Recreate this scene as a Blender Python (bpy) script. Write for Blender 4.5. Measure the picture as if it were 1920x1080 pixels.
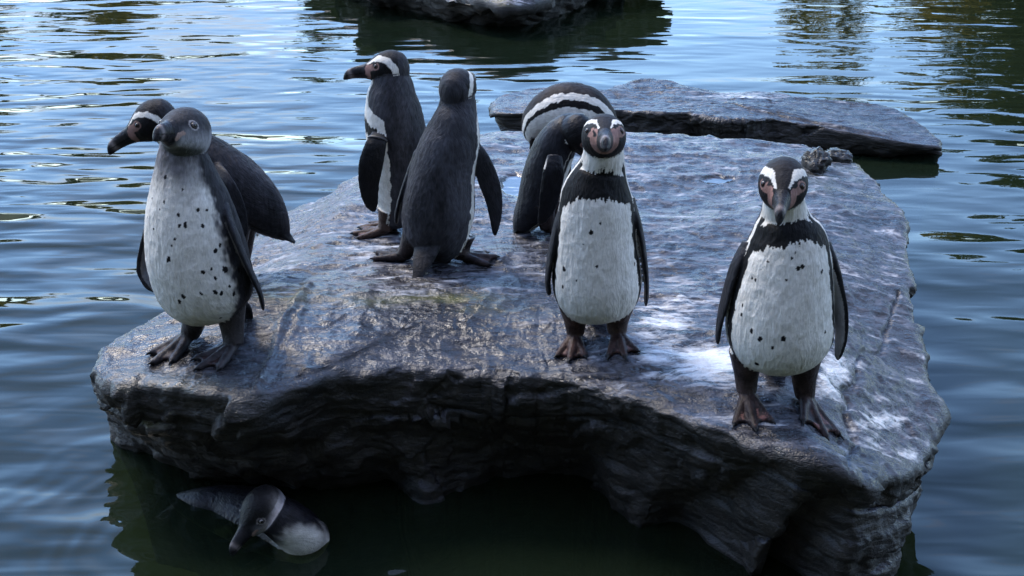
import bpy, bmesh, math, random
import numpy as np
from mathutils import Vector, Matrix
from mathutils.bvhtree import BVHTree
from mathutils.kdtree import KDTree

for o in list(bpy.data.objects):
    bpy.data.objects.remove(o)
sc = bpy.context.scene
C = sc.collection
R = math.radians
rng = np.random.default_rng(7)

# ------------------------------------------------------------------ camera
CAM_H, PITCH, F_PX, W_PX, H_PX = 1.5, 22.0, 2400.0, 1920.0, 1080.0
cam = bpy.data.cameras.new('camera'); cam.sensor_width = 36.0
cam.lens = 36.0 * F_PX / W_PX; cam.clip_end = 2000.0; cam.clip_start = 0.05
camo = bpy.data.objects.new('camera', cam); C.objects.link(camo)
camo.location = (0, 0, CAM_H); camo.rotation_euler = (R(90 - PITCH), 0, 0)
sc.camera = camo

# ------------------------------------------------------------------ sky
SUN_EL, SUN_AZ = 54.0, -45.0        # azimuth from +Y towards +X
w = bpy.data.worlds.new('World'); sc.world = w; w.use_nodes = True
nt = w.node_tree; nt.nodes.clear()
def N(t, kind, **kw):
    n = t.nodes.new(kind)
    for k, v in kw.items(): setattr(n, k, v)
    return n
def L(t, a, b): t.links.new(a, b)
sky = N(nt, 'ShaderNodeTexSky', sky_type='NISHITA', sun_disc=False)
sky.sun_elevation = R(SUN_EL); sky.sun_rotation = R(SUN_AZ)
sky.air_density = 1.0; sky.dust_density = 0.0; sky.ozone_density = 5.6
tc = N(nt, 'ShaderNodeTexCoord')
sep = N(nt, 'ShaderNodeSeparateXYZ'); L(nt, tc.outputs['Generated'], sep.inputs[0])
zz = N(nt, 'ShaderNodeMath', operation='MAXIMUM'); L(nt, sep.outputs['Z'], zz.inputs[0]); zz.inputs[1].default_value = 0.0
za = N(nt, 'ShaderNodeMath', operation='ADD'); L(nt, zz.outputs[0], za.inputs[0]); za.inputs[1].default_value = 0.16
dv = N(nt, 'ShaderNodeVectorMath', operation='DIVIDE'); L(nt, tc.outputs['Generated'], dv.inputs[0])
cmb = N(nt, 'ShaderNodeCombineXYZ')
for i in range(3): L(nt, za.outputs[0], cmb.inputs[i])
L(nt, cmb.outputs[0], dv.inputs[1])
cn = N(nt, 'ShaderNodeTexNoise'); cn.inputs['Scale'].default_value = 0.85; cn.inputs['Detail'].default_value = 5
cn.inputs['Roughness'].default_value = 0.55
mapc = N(nt, 'ShaderNodeMapping'); mapc.inputs['Location'].default_value = (3.1, 0.4, 0)
L(nt, dv.outputs[0], mapc.inputs[0]); L(nt, mapc.outputs[0], cn.inputs['Vector'])
cr = N(nt, 'ShaderNodeMapRange'); cr.inputs['From Min'].default_value = 0.46; cr.inputs['From Max'].default_value = 0.80
L(nt, cn.outputs['Fac'], cr.inputs['Value'])
cmx = N(nt, 'ShaderNodeMix', data_type='RGBA')
L(nt, cr.outputs[0], cmx.inputs['Factor']); L(nt, sky.outputs[0], cmx.inputs[6])
cmx.inputs[7].default_value = (2.9, 2.6, 2.55, 1)
bg = N(nt, 'ShaderNodeBackground'); bg.inputs['Strength'].default_value = 0.15
L(nt, cmx.outputs[2], bg.inputs['Color'])
wo = N(nt, 'ShaderNodeOutputWorld'); L(nt, bg.outputs[0], wo.inputs['Surface'])

sl = bpy.data.lights.new('sun', 'SUN'); sl.energy = 1.0; sl.angle = R(20); sl.color = (1.0, 0.90, 0.78)
so = bpy.data.objects.new('sun', sl); C.objects.link(so)
sd = Vector((math.sin(R(SUN_AZ)) * math.cos(R(SUN_EL)), math.cos(R(SUN_AZ)) * math.cos(R(SUN_EL)), math.sin(R(SUN_EL))))
so.rotation_euler = (-sd).to_track_quat('-Z', 'Y').to_euler()

vs = sc.view_settings
sc.display_settings.display_device = 'sRGB'
vs.view_transform = 'Standard'; vs.look = 'None'; vs.exposure = 1.95; vs.gamma = 1.0; vs.use_curve_mapping = False
sc.render.engine = 'CYCLES'
sc.cycles.use_denoising = True
sc.cycles.max_bounces = 5; sc.cycles.diffuse_bounces = 2; sc.cycles.glossy_bounces = 3; sc.cycles.transparent_max_bounces = 8
sc.cycles.caustics_reflective = False; sc.cycles.caustics_refractive = False

# ------------------------------------------------------------------ maths helpers
ct, st_ = math.cos(R(PITCH)), math.sin(R(PITCH))
CAM = np.array([0, 0, CAM_H])
def ray(px, py):
    u, v = (px - W_PX / 2) / F_PX, (py - H_PX / 2) / F_PX
    return np.array([u, ct - v * st_, -st_ - v * ct])
def at_y(px, py, Y): d = ray(px, py); return CAM + d * (Y / d[1])
def at_z(px, py, z): d = ray(px, py); return CAM + d * ((z - CAM_H) / d[2])
def mpp(P): return (P[1] * ct - (P[2] - CAM_H) * st_) / F_PX
def project(P):
    P = np.asarray(P); d = P - CAM
    ax = d[:, 1] * ct - d[:, 2] * st_
    return np.stack([W_PX / 2 + F_PX * d[:, 0] / ax, H_PX / 2 + F_PX * (-d[:, 2] * ct - d[:, 1] * st_) / ax], 1)
def nrm(v): v = np.asarray(v, float); return v / (np.linalg.norm(v) + 1e-12)
def sstep(a, b, x): t = np.clip((x - a) / (b - a), 0, 1); return t * t * (3 - 2 * t)
def _h(ix, iy, iz, seed):
    n = (ix.astype(np.int64) * 374761393 + iy.astype(np.int64) * 668265263 + iz.astype(np.int64) * 2147483647 + seed * 144665) & 0xffffffff
    n = ((n ^ (n >> 13)) * 1274126177) & 0xffffffff
    n = ((n ^ (n >> 15)) * 2246822519) & 0xffffffff
    n = n ^ (n >> 16)
    return (n & 0xffffff) / float(0xffffff) * 2 - 1
def vnoise(P, seed=0):
    P = np.asarray(P, float); i = np.floor(P); f = P - i; i = i.astype(np.int64)
    f = f * f * f * (f * (f * 6 - 15) + 10)
    r = 0
    for a in (0, 1):
        for b in (0, 1):
            for c in (0, 1):
                wgt = (f[:, 0] if a else 1 - f[:, 0]) * (f[:, 1] if b else 1 - f[:, 1]) * (f[:, 2] if c else 1 - f[:, 2])
                r = r + wgt * _h(i[:, 0] + a, i[:, 1] + b, i[:, 2] + c, seed)
    return r
def fbm(P, octv=4, seed=0, gain=0.5):
    P = np.asarray(P, float); r = 0; a = 1.0
    for k in range(octv):
        r = r + a * vnoise(P * (2.03 ** k) + 17.3 * k, seed + k); a *= gain
    return r
def ridged(P, octv=3, seed=0):
    P = np.asarray(P, float); r = 0; a = 1.0
    for k in range(octv):
        r = r + a * (1 - 2 * np.abs(vnoise(P * (2.1 ** k) + 9.1 * k, seed + k))); a *= 0.5
    return r
def facets(P, seed=0):
    """chipped planes: each cell of a jittered lattice tilts its own way"""
    P = np.asarray(P, float); i0 = np.floor(P).astype(np.int64); best = np.full(len(P), 1e9); val = np.zeros(len(P))
    for a in (-1, 0, 1):
        for b in (-1, 0, 1):
            for c in (-1, 0, 1):
                ix, iy, iz = i0[:, 0] + a, i0[:, 1] + b, i0[:, 2] + c
                ctr = np.stack([ix + .5 + .45 * _h(ix, iy, iz, seed), iy + .5 + .45 * _h(ix, iy, iz, seed + 1), iz + .5 + .45 * _h(ix, iy, iz, seed + 2)], 1)
                r = P - ctr; d = (r * r).sum(1); m = d < best
                v = r[:, 0] * _h(ix, iy, iz, seed + 3) + r[:, 1] * _h(ix, iy, iz, seed + 4) + r[:, 2] * _h(ix, iy, iz, seed + 5) + .5 * _h(ix, iy, iz, seed + 6)
                best = np.where(m, d, best); val = np.where(m, v, val)
    return val
def catmull(K, n):
    """n samples through control rows K, spaced by chord length"""
    K = np.asarray(K, float); m = len(K)
    c = np.concatenate([[0], np.cumsum(np.linalg.norm(np.diff(K[:, :3], axis=0), axis=1) + 1e-6)])
    t = np.linspace(0, c[-1], n)
    Mx = np.zeros_like(K)
    for i in range(m):
        a, b = max(i - 1, 0), min(i + 1, m - 1)
        Mx[i] = (K[b] - K[a]) / (c[b] - c[a])
    j = np.clip(np.searchsorted(c, t, side='right') - 1, 0, m - 2)
    h = (c[j + 1] - c[j])[:, None]; s = ((t - c[j])[:, None]) / h
    return ((2 * s**3 - 3 * s**2 + 1) * K[j] + (s**3 - 2 * s**2 + s) * h * Mx[j] + (-2 * s**3 + 3 * s**2) * K[j + 1] + (s**3 - s**2) * h * Mx[j + 1])
def seg_dist(P, poly):
    P = np.asarray(P); poly = np.asarray(poly, float); d = np.full(len(P), 1e9)
    for a, b in zip(poly[:-1], poly[1:]):
        ab = b - a; t = np.clip(((P - a) @ ab) / (ab @ ab + 1e-12), 0, 1)
        d = np.minimum(d, np.linalg.norm(P - (a + t[:, None] * ab), axis=1))
    return d

# ------------------------------------------------------------------ object helpers
def mesh_from(name, V, F, smooth=True):
    me = bpy.data.meshes.new(name)
    V = np.asarray(V, float)
    if isinstance(F, np.ndarray):
        k = F.shape[1]
        me.vertices.add(len(V)); me.vertices.foreach_set('co', V.ravel())
        me.loops.add(F.size); me.loops.foreach_set('vertex_index', F.ravel().astype(np.int32))
        me.polygons.add(len(F)); me.polygons.foreach_set('loop_start', np.arange(0, F.size, k, dtype=np.int32))
        me.update(calc_edges=True); me.validate()
    else:
        me.from_pydata([tuple(v) for v in V], [], F)
    if smooth: me.polygons.foreach_set('use_smooth', np.ones(len(me.polygons), dtype=bool))
    return me
def obj(name, me, mat=None, parent=None, label=None, cat=None, group=None, kind=None, loc=None):
    o = bpy.data.objects.new(name, me); C.objects.link(o)
    if mat is not None and me is not None:
        me.materials.clear(); me.materials.append(mat)
    if parent is not None: o.parent = parent
    if loc is not None: o.location = loc
    if label: o['label'] = label
    if cat: o['category'] = cat
    if group: o['group'] = group
    if kind: o['kind'] = kind
    return o
def set_col(me, name, col):
    a = me.color_attributes.new(name, 'FLOAT_COLOR', 'POINT'); a.data.foreach_set('color', np.asarray(col, np.float32).ravel())
def set_vec(me, name, v):
    a = me.attributes.new(name, 'FLOAT_VECTOR', 'POINT'); a.data.foreach_set('vector', np.asarray(v, np.float32).ravel())
def new_mat(name):
    m = bpy.data.materials.new(name); m.use_nodes = True; m.node_tree.nodes.clear()
    t = m.node_tree; out = N(t, 'ShaderNodeOutputMaterial'); return m, t, out
def noise(t, vec, scale, detail=4, rough=0.55, dist=0.0):
    n = N(t, 'ShaderNodeTexNoise'); n.inputs['Scale'].default_value = scale; n.inputs['Detail'].default_value = detail
    n.inputs['Roughness'].default_value = rough; n.inputs['Distortion'].default_value = dist
    if vec is not None: L(t, vec, n.inputs['Vector'])
    return n.outputs['Fac']
def mrange(t, v, a, b, c=0.0, d=1.0):
    n = N(t, 'ShaderNodeMapRange'); n.inputs['From Min'].default_value = a; n.inputs['From Max'].default_value = b
    n.inputs['To Min'].default_value = c; n.inputs['To Max'].default_value = d
    L(t, v, n.inputs['Value']); return n.outputs[0]
def math_(t, op, a, b=None):
    n = N(t, 'ShaderNodeMath', operation=op)
    for i, x in enumerate((a, b)):
        if x is None: continue
        if isinstance(x, (int, float)): n.inputs[i].default_value = x
        else: L(t, x, n.inputs[i])
    return n.outputs[0]
def mixc(t, f, a, b, blend='MIX'):
    n = N(t, 'ShaderNodeMix', data_type='RGBA', blend_type=blend)
    for s, x in ((n.inputs['Factor'], f), (n.inputs[6], a), (n.inputs[7], b)):
        if isinstance(x, (int, float)): s.default_value = x
        elif isinstance(x, tuple): s.default_value = (*x, 1)
        else: L(t, x, s)
    return n.outputs[2]
def scaled(t, vec, s):
    n = N(t, 'ShaderNodeMapping'); n.inputs['Scale'].default_value = s; L(t, vec, n.inputs[0]); return n.outputs[0]

# ------------------------------------------------------------------ materials
def rock_material(name, dark, light, brown, guano=True):
    m, t, out = new_mat(name)
    tcx = N(t, 'ShaderNodeTexCoord').outputs['Object']
    geo = N(t, 'ShaderNodeNewGeometry')
    att = N(t, 'ShaderNodeAttribute', attribute_name='mask'); sp = N(t, 'ShaderNodeSeparateColor'); L(t, att.outputs['Color'], sp.inputs[0])
    str_ = scaled(t, tcx, (0.55, 1.3, 2.2))
    n1 = noise(t, str_, 7, 5, 0.62, 0.4); n2 = noise(t, str_, 38, 5, 0.68, 0.3); n3 = noise(t, tcx, 150, 1, 0.6); n4 = noise(t, tcx, 2.3, 3)
    base = mixc(t, mrange(t, n1, 0.35, 0.68), dark, light)
    base = mixc(t, mrange(t, n4, 0.48, 0.66, 0, 0.8), base, brown)
    base = mixc(t, mrange(t, n2, 0.35, 0.7), mixc(t, 1.0, base, (0.55, 0.55, 0.55), 'MULTIPLY'), mixc(t, 1.0, base, (1.35, 1.33, 1.35), 'MULTIPLY'))
    base = mixc(t, math_(t, 'MULTIPLY', sp.outputs[1], mrange(t, n1, 0.4, 0.6)), base, (0.085, 0.088, 0.028))
    # droppings: streaky white, masked by where birds stand
    rs = N(t, 'ShaderNodeMapping'); rs.inputs['Rotation'].default_value = (0, 0, R(32)); rs.inputs['Scale'].default_value = (0.35, 1.6, 1.0); L(t, tcx, rs.inputs[0])
    n5 = noise(t, rs.outputs[0], 17, 4, 0.65, 0.8)
    g = math_(t, 'ADD', math_(t, 'MULTIPLY', math_(t, 'MINIMUM', sp.outputs[0], 0.5), 0.50), math_(t, 'ADD', math_(t, 'MULTIPLY', n5, 0.75), math_(t, 'MULTIPLY', n2, 0.75)))
    gw = math_(t, 'ADD', math_(t, 'MULTIPLY', sp.outputs[0], 0.46), math_(t, 'ADD', math_(t, 'MULTIPLY', n5, 0.85), math_(t, 'MULTIPLY', n2, 0.6)))
    gw = mrange(t, gw, 1.00, 1.22)
    gm = mrange(t, g, 0.93, 1.17)
    gm = math_(t, 'MULTIPLY', gm, mrange(t, sp.outputs[0], 0.02, 0.2))
    base = mixc(t, math_(t, 'MULTIPLY', gm, 0.85), base, (0.155, 0.165, 0.205))
    base = mixc(t, gw, base, (0.62, 0.63, 0.64))
    vor = N(t, 'ShaderNodeTexVoronoi'); vor.inputs['Scale'].default_value = 42; L(t, tcx, vor.inputs['Vector'])
    speck = mrange(t, vor.outputs['Distance'], 0.10, 0.04)
    pick = mrange(t, noise(t, tcx, 11, 2), 0.60, 0.66)
    base = mixc(t, math_(t, 'MULTIPLY', math_(t, 'MULTIPLY', speck, pick), 0.55), base, (0.42, 0.41, 0.38))
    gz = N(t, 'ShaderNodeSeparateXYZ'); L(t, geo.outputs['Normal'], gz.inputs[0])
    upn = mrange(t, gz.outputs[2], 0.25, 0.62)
    base = mixc(t, upn, mixc(t, mrange(t, noise(t, tcx, 26, 5, 0.7, 0.2), 0.38, 0.72), (0.005, 0.0045, 0.004), (0.030, 0.025, 0.020)), base)  # steep faces go dark brown, with their shade put into the base colour
    p = N(t, 'ShaderNodeBsdfPrincipled')
    L(t, base, p.inputs['Base Color'])
    rg = mrange(t, n2, 0.3, 0.7, 0.14, 0.40)
    rg = math_(t, 'ADD', rg, math_(t, 'MULTIPLY', math_(t, 'SUBTRACT', 1.0, upn), 0.30))
    rg = math_(t, 'ADD', rg, math_(t, 'MULTIPLY', gm, 0.25))
    rg = math_(t, 'MULTIPLY', rg, mrange(t, sp.outputs[2], 0, 1, 1.0, 0.12))
    L(t, rg, p.inputs['Roughness'])
    p.inputs['Specular IOR Level'].default_value = 0.5
    b1 = N(t, 'ShaderNodeBump'); b1.inputs['Strength'].default_value = 0.9; b1.inputs['Distance'].default_value = 0.0065
    hgt = math_(t, 'ADD', n2, math_(t, 'MULTIPLY', n3, 0.3))
    hgt = math_(t, 'MULTIPLY', hgt, mrange(t, sp.outputs[2], 0, 1, 1.0, 0.03))
    L(t, hgt, b1.inputs['Height'])
    b0 = N(t, 'ShaderNodeBump'); b0.inputs['Strength'].default_value = 0.8; b0.inputs['Distance'].default_value = 0.008
    L(t, math_(t, 'MULTIPLY', n1, mrange(t, sp.outputs[2], 0, 1, 1.0, 0.03)), b0.inputs['Height']); L(t, b0.outputs[0], b1.inputs['Normal'])
    L(t, b1.outputs[0], p.inputs['Normal'])
    L(t, p.outputs[0], out.inputs['Surface'])
    return m
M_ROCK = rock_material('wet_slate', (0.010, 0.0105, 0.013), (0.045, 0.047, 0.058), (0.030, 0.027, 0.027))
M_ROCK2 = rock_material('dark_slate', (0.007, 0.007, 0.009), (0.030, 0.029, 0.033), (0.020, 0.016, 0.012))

def plain(name, col, rough=0.8, var=0.3, scale=5.0, bump=0.0):
    m, t, out = new_mat(name)
    tcx = N(t, 'ShaderNodeTexCoord').outputs['Object']
    n = noise(t, tcx, scale, 5)
    p = N(t, 'ShaderNodeBsdfPrincipled')
    L(t, mixc(t, mrange(t, n, 0.3, 0.7), tuple(c * (1 - var) for c in col), tuple(c * (1 + var) for c in col)), p.inputs['Base Color'])
    p.inputs['Roughness'].default_value = rough
    if bump:
        b = N(t, 'ShaderNodeBump'); b.inputs['Distance'].default_value = bump; L(t, n, b.inputs['Height']); L(t, b.outputs[0], p.inputs['Normal'])
    L(t, p.outputs[0], out.inputs['Surface']); return m
M_BANK = plain('bank_soil', (0.05, 0.06, 0.03), 0.9, 0.4, 3.0)
M_BED = plain('pond_bed', (0.02, 0.028, 0.014), 0.9, 0.4, 2.0)
M_BARK = plain('bark', (0.06, 0.048, 0.036), 0.9, 0.4, 12.0)
def leaf_mat(name, col):
    m, t, out = new_mat(name)
    tcx = N(t, 'ShaderNodeTexCoord').outputs['Object']
    n = noise(t, tcx, 2.2, 3)
    d = N(t, 'ShaderNodeBsdfDiffuse'); tr = N(t, 'ShaderNodeBsdfTranslucent'); mx = N(t, 'ShaderNodeMixShader'); mx.inputs[0].default_value = 0.5
    c = mixc(t, mrange(t, n, 0.3, 0.7), tuple(k * 0.6 for k in col), tuple(k * 1.4 for k in col))
    L(t, c, d.inputs[0]); L(t, c, tr.inputs[0]); L(t, d.outputs[0], mx.inputs[1]); L(t, tr.outputs[0], mx.inputs[2]); L(t, mx.outputs[0], out.inputs['Surface'])
    return m
M_LEAF = [leaf_mat('leaf_dark', (0.06, 0.065, 0.018)), leaf_mat('leaf_olive', (0.32, 0.24, 0.05)), leaf_mat('leaf_mid', (0.10, 0.105, 0.025))]

_p = at_z(470, 960, 0)
RIPPLES = [((_p[0], _p[1]), 95.0, .06, .20)]
def wob_(t, v):
    n = N(t, 'ShaderNodeTexNoise'); n.inputs['Scale'].default_value = 6; n.inputs['Detail'].default_value = 0; L(t, v, n.inputs['Vector'])
    m = N(t, 'ShaderNodeVectorMath', operation='MULTIPLY_ADD'); L(t, n.outputs['Color'], m.inputs[0]); m.inputs[1].default_value = (.10, .10, 0); L(t, v, m.inputs[2]); return m.outputs[0]
def water_material():
    m, t, out = new_mat('pond_water')
    tcx = N(t, 'ShaderNodeTexCoord').outputs['Object']
    rot = N(t, 'ShaderNodeMapping'); rot.inputs['Rotation'].default_value = (0, 0, R(-7)); rot.inputs['Scale'].default_value = (0.30, 1.0, 1.0); L(t, tcx, rot.inputs[0])
    rot2 = N(t, 'ShaderNodeMapping'); rot2.inputs['Rotation'].default_value = (0, 0, R(24)); rot2.inputs['Scale'].default_value = (0.5, 1.0, 1.0); L(t, tcx, rot2.inputs[0])
    w1 = noise(t, rot.outputs[0], 2.2, 1.0, 0.35, 0.5)
    w2 = noise(t, rot2.outputs[0], 5.2, 1.0, 0.4, 0.3)
    w3 = noise(t, rot.outputs[0], 14, 1.0, 0.4, 0.4)
    amp = mrange(t, noise(t, tcx, 0.55, 1), 0.35, 0.65, 0.55, 1.15)
    sx = N(t, 'ShaderNodeSeparateXYZ'); L(t, tcx, sx.inputs[0])
    amp = math_(t, 'MULTIPLY', amp, mrange(t, sx.outputs[0], -1.4, 0.6, 1.25, 0.75))
    amp = math_(t, 'MULTIPLY', amp, mrange(t, sx.outputs[1], 2.8, 7.0, 1.1, 0.34))
    hgt = math_(t, 'ADD', math_(t, 'MULTIPLY', w1, 1.0), math_(t, 'ADD', math_(t, 'MULTIPLY', w2, 0.80), math_(t, 'MULTIPLY', w3, 0.10)))
    hgt = math_(t, 'MULTIPLY', hgt, amp)
    for (rx, ry), k_, a_, fall in RIPPLES:
        dn = N(t, 'ShaderNodeVectorMath', operation='DISTANCE'); L(t, wob_(t, tcx), dn.inputs[0]); dn.inputs[1].default_value = (rx, ry, 0)
        d_ = dn.outputs['Value']
        wv = math_(t, 'MULTIPLY', math_(t, 'SINE', math_(t, 'MULTIPLY', d_, k_)), math_(t, 'MULTIPLY', math_(t, 'POWER', 2.718, math_(t, 'MULTIPLY', d_, -1.0 / fall)), a_))
        hgt = math_(t, 'ADD', hgt, wv)
    b = N(t, 'ShaderNodeBump'); b.inputs['Strength'].default_value = 1.0; b.inputs['Distance'].default_value = 0.042
    L(t, hgt, b.inputs['Height'])
    fr = N(t, 'ShaderNodeFresnel'); fr.inputs['IOR'].default_value = 1.333; L(t, b.outputs[0], fr.inputs['Normal'])
    gl = N(t, 'ShaderNodeBsdfGlossy'); gl.inputs['Roughness'].default_value = 0.015; L(t, b.outputs[0], gl.inputs['Normal'])
    df = N(t, 'ShaderNodeBsdfDiffuse'); df.inputs['Color'].default_value = (0.011, 0.019, 0.011, 1)
    tr = N(t, 'ShaderNodeBsdfTransparent'); tr.inputs['Color'].default_value = (0.50, 0.58, 0.26, 1)
    mb = N(t, 'ShaderNodeMixShader'); mb.inputs[0].default_value = 0.45; L(t, df.outputs[0], mb.inputs[1]); L(t, tr.outputs[0], mb.inputs[2])
    mx = N(t, 'ShaderNodeMixShader'); L(t, fr.outputs[0], mx.inputs[0]); L(t, mb.outputs[0], mx.inputs[1]); L(t, gl.outputs[0], mx.inputs[2])
    L(t, mx.outputs[0], out.inputs['Surface'])
    return m
M_WATER = water_material()

def feather_material(name, rough_mul=1.0):
    m, t, out = new_mat(name)
    col = N(t, 'ShaderNodeAttribute', attribute_name='Col')
    fu = N(t, 'ShaderNodeAttribute', attribute_name='fuv')
    v = scaled(t, fu.outputs['Vector'], (1.0, 0.32, 1.0))
    n1 = noise(t, v, 260, 3, 0.6, 0.2); n2 = noise(t, fu.outputs['Vector'], 45, 4, 0.6)
    base = mixc(t, 1.0, col.outputs['Color'], mixc(t, mrange(t, n1, 0.3, 0.7), (0.86, 0.86, 0.86), (1.10, 1.10, 1.10)), 'MULTIPLY')
    base = mixc(t, 1.0, base, mixc(t, mrange(t, n2, 0.32, 0.68), (0.82, 0.81, 0.80), (1.12, 1.12, 1.14)), 'MULTIPLY')
    n6 = noise(t, v, 105, 4, 0.7, 0.5)
    lum = N(t, 'ShaderNodeRGBToBW'); L(t, col.outputs['Color'], lum.inputs[0])
    dk = mrange(t, lum.outputs[0], 0.02, 0.16, 1.0, 0.0)
    base = mixc(t, dk, base, mixc(t, 1.0, base, mixc(t, mrange(t, n6, 0.33, 0.70), (0.62, 0.62, 0.63), (1.38, 1.37, 1.37)), 'MULTIPLY'))
    p = N(t, 'ShaderNodeBsdfPrincipled'); L(t, base, p.inputs['Base Color'])
    rr = math_(t, 'MULTIPLY', col.outputs['Alpha'], rough_mul)
    L(t, rr, p.inputs['Roughness'])
    p.inputs['Specular IOR Level'].default_value = 0.16
    b = N(t, 'ShaderNodeBump'); b.inputs['Strength'].default_value = 0.6; b.inputs['Distance'].default_value = 0.0028
    L(t, math_(t, 'ADD', n1, math_(t, 'ADD', math_(t, 'MULTIPLY', n2, 0.7), n6)), b.inputs['Height']); L(t, b.outputs[0], p.inputs['Normal'])
    L(t, p.outputs[0], out.inputs['Surface']); return m
M_FEATHER = feather_material('feather'); M_FEATHER_WET = feather_material('wet_feather', 0.6)
def attr_mat(name, rough):
    m, t, out = new_mat(name); col = N(t, 'ShaderNodeAttribute', attribute_name='Col'); p = N(t, 'ShaderNodeBsdfPrincipled')
    L(t, col.outputs['Color'], p.inputs['Base Color']); p.inputs['Roughness'].default_value = rough; L(t, p.outputs[0], out.inputs['Surface']); return m
M_EYE = attr_mat('eye_ball', 0.06)
M_BANDB = plain('band_black', (0.012, 0.012, 0.013), 0.4, 0.2, 40)
M_BANDO = plain('band_orange', (0.35, 0.06, 0.02), 0.4, 0.2, 40)

# ------------------------------------------------------------------ ground, water, banks
def sheet(name, x0, x1, y0, y1, z, mat, kind, **kw):
    me = mesh_from(name, [(x0, y0, z), (x1, y0, z), (x1, y1, z), (x0, y1, z)], [(0, 1, 2, 3)], False)
    return obj(name, me, mat, kind=kind, **kw)
sheet('pond_bed', -400, 400, -400, 400, -1.0, M_BED, 'structure')
sheet('water', -40, 40, 0.9, 24, 0.0, M_WATER, 'structure')
def bank(name, x0, x1, y0, y1, z, nx, ny, seed, slope_side):
    xs = np.linspace(x0, x1, nx); ys = np.linspace(y0, y1, ny); X, Y = np.meshgrid(xs, ys, indexing='ij')
    e = (Y - y0) if slope_side == 'near' else (y1 - Y)
    Z = -0.5 + (z + 0.5) * sstep(0, 1.2, e) + 0.10 * fbm(np.stack([X.ravel() * .5, Y.ravel() * .5, 0 * X.ravel()], 1), 3, seed).reshape(X.shape)
    V = np.stack([X, Y, Z], -1).reshape(-1, 3); i = np.arange(nx * ny).reshape(nx, ny)
    F = np.stack([i[:-1, :-1], i[1:, :-1], i[1:, 1:], i[:-1, 1:]], -1).reshape(-1, 4)
    return obj(name, mesh_from(name, V, F), M_BANK, kind='structure')
bank('far_bank', -90, 90, 22.5, 140, 0.5, 120, 80, 3, 'near')
bank('near_bank', -60, 60, -80, 1.5, 0.1, 100, 60, 5, 'far')

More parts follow.
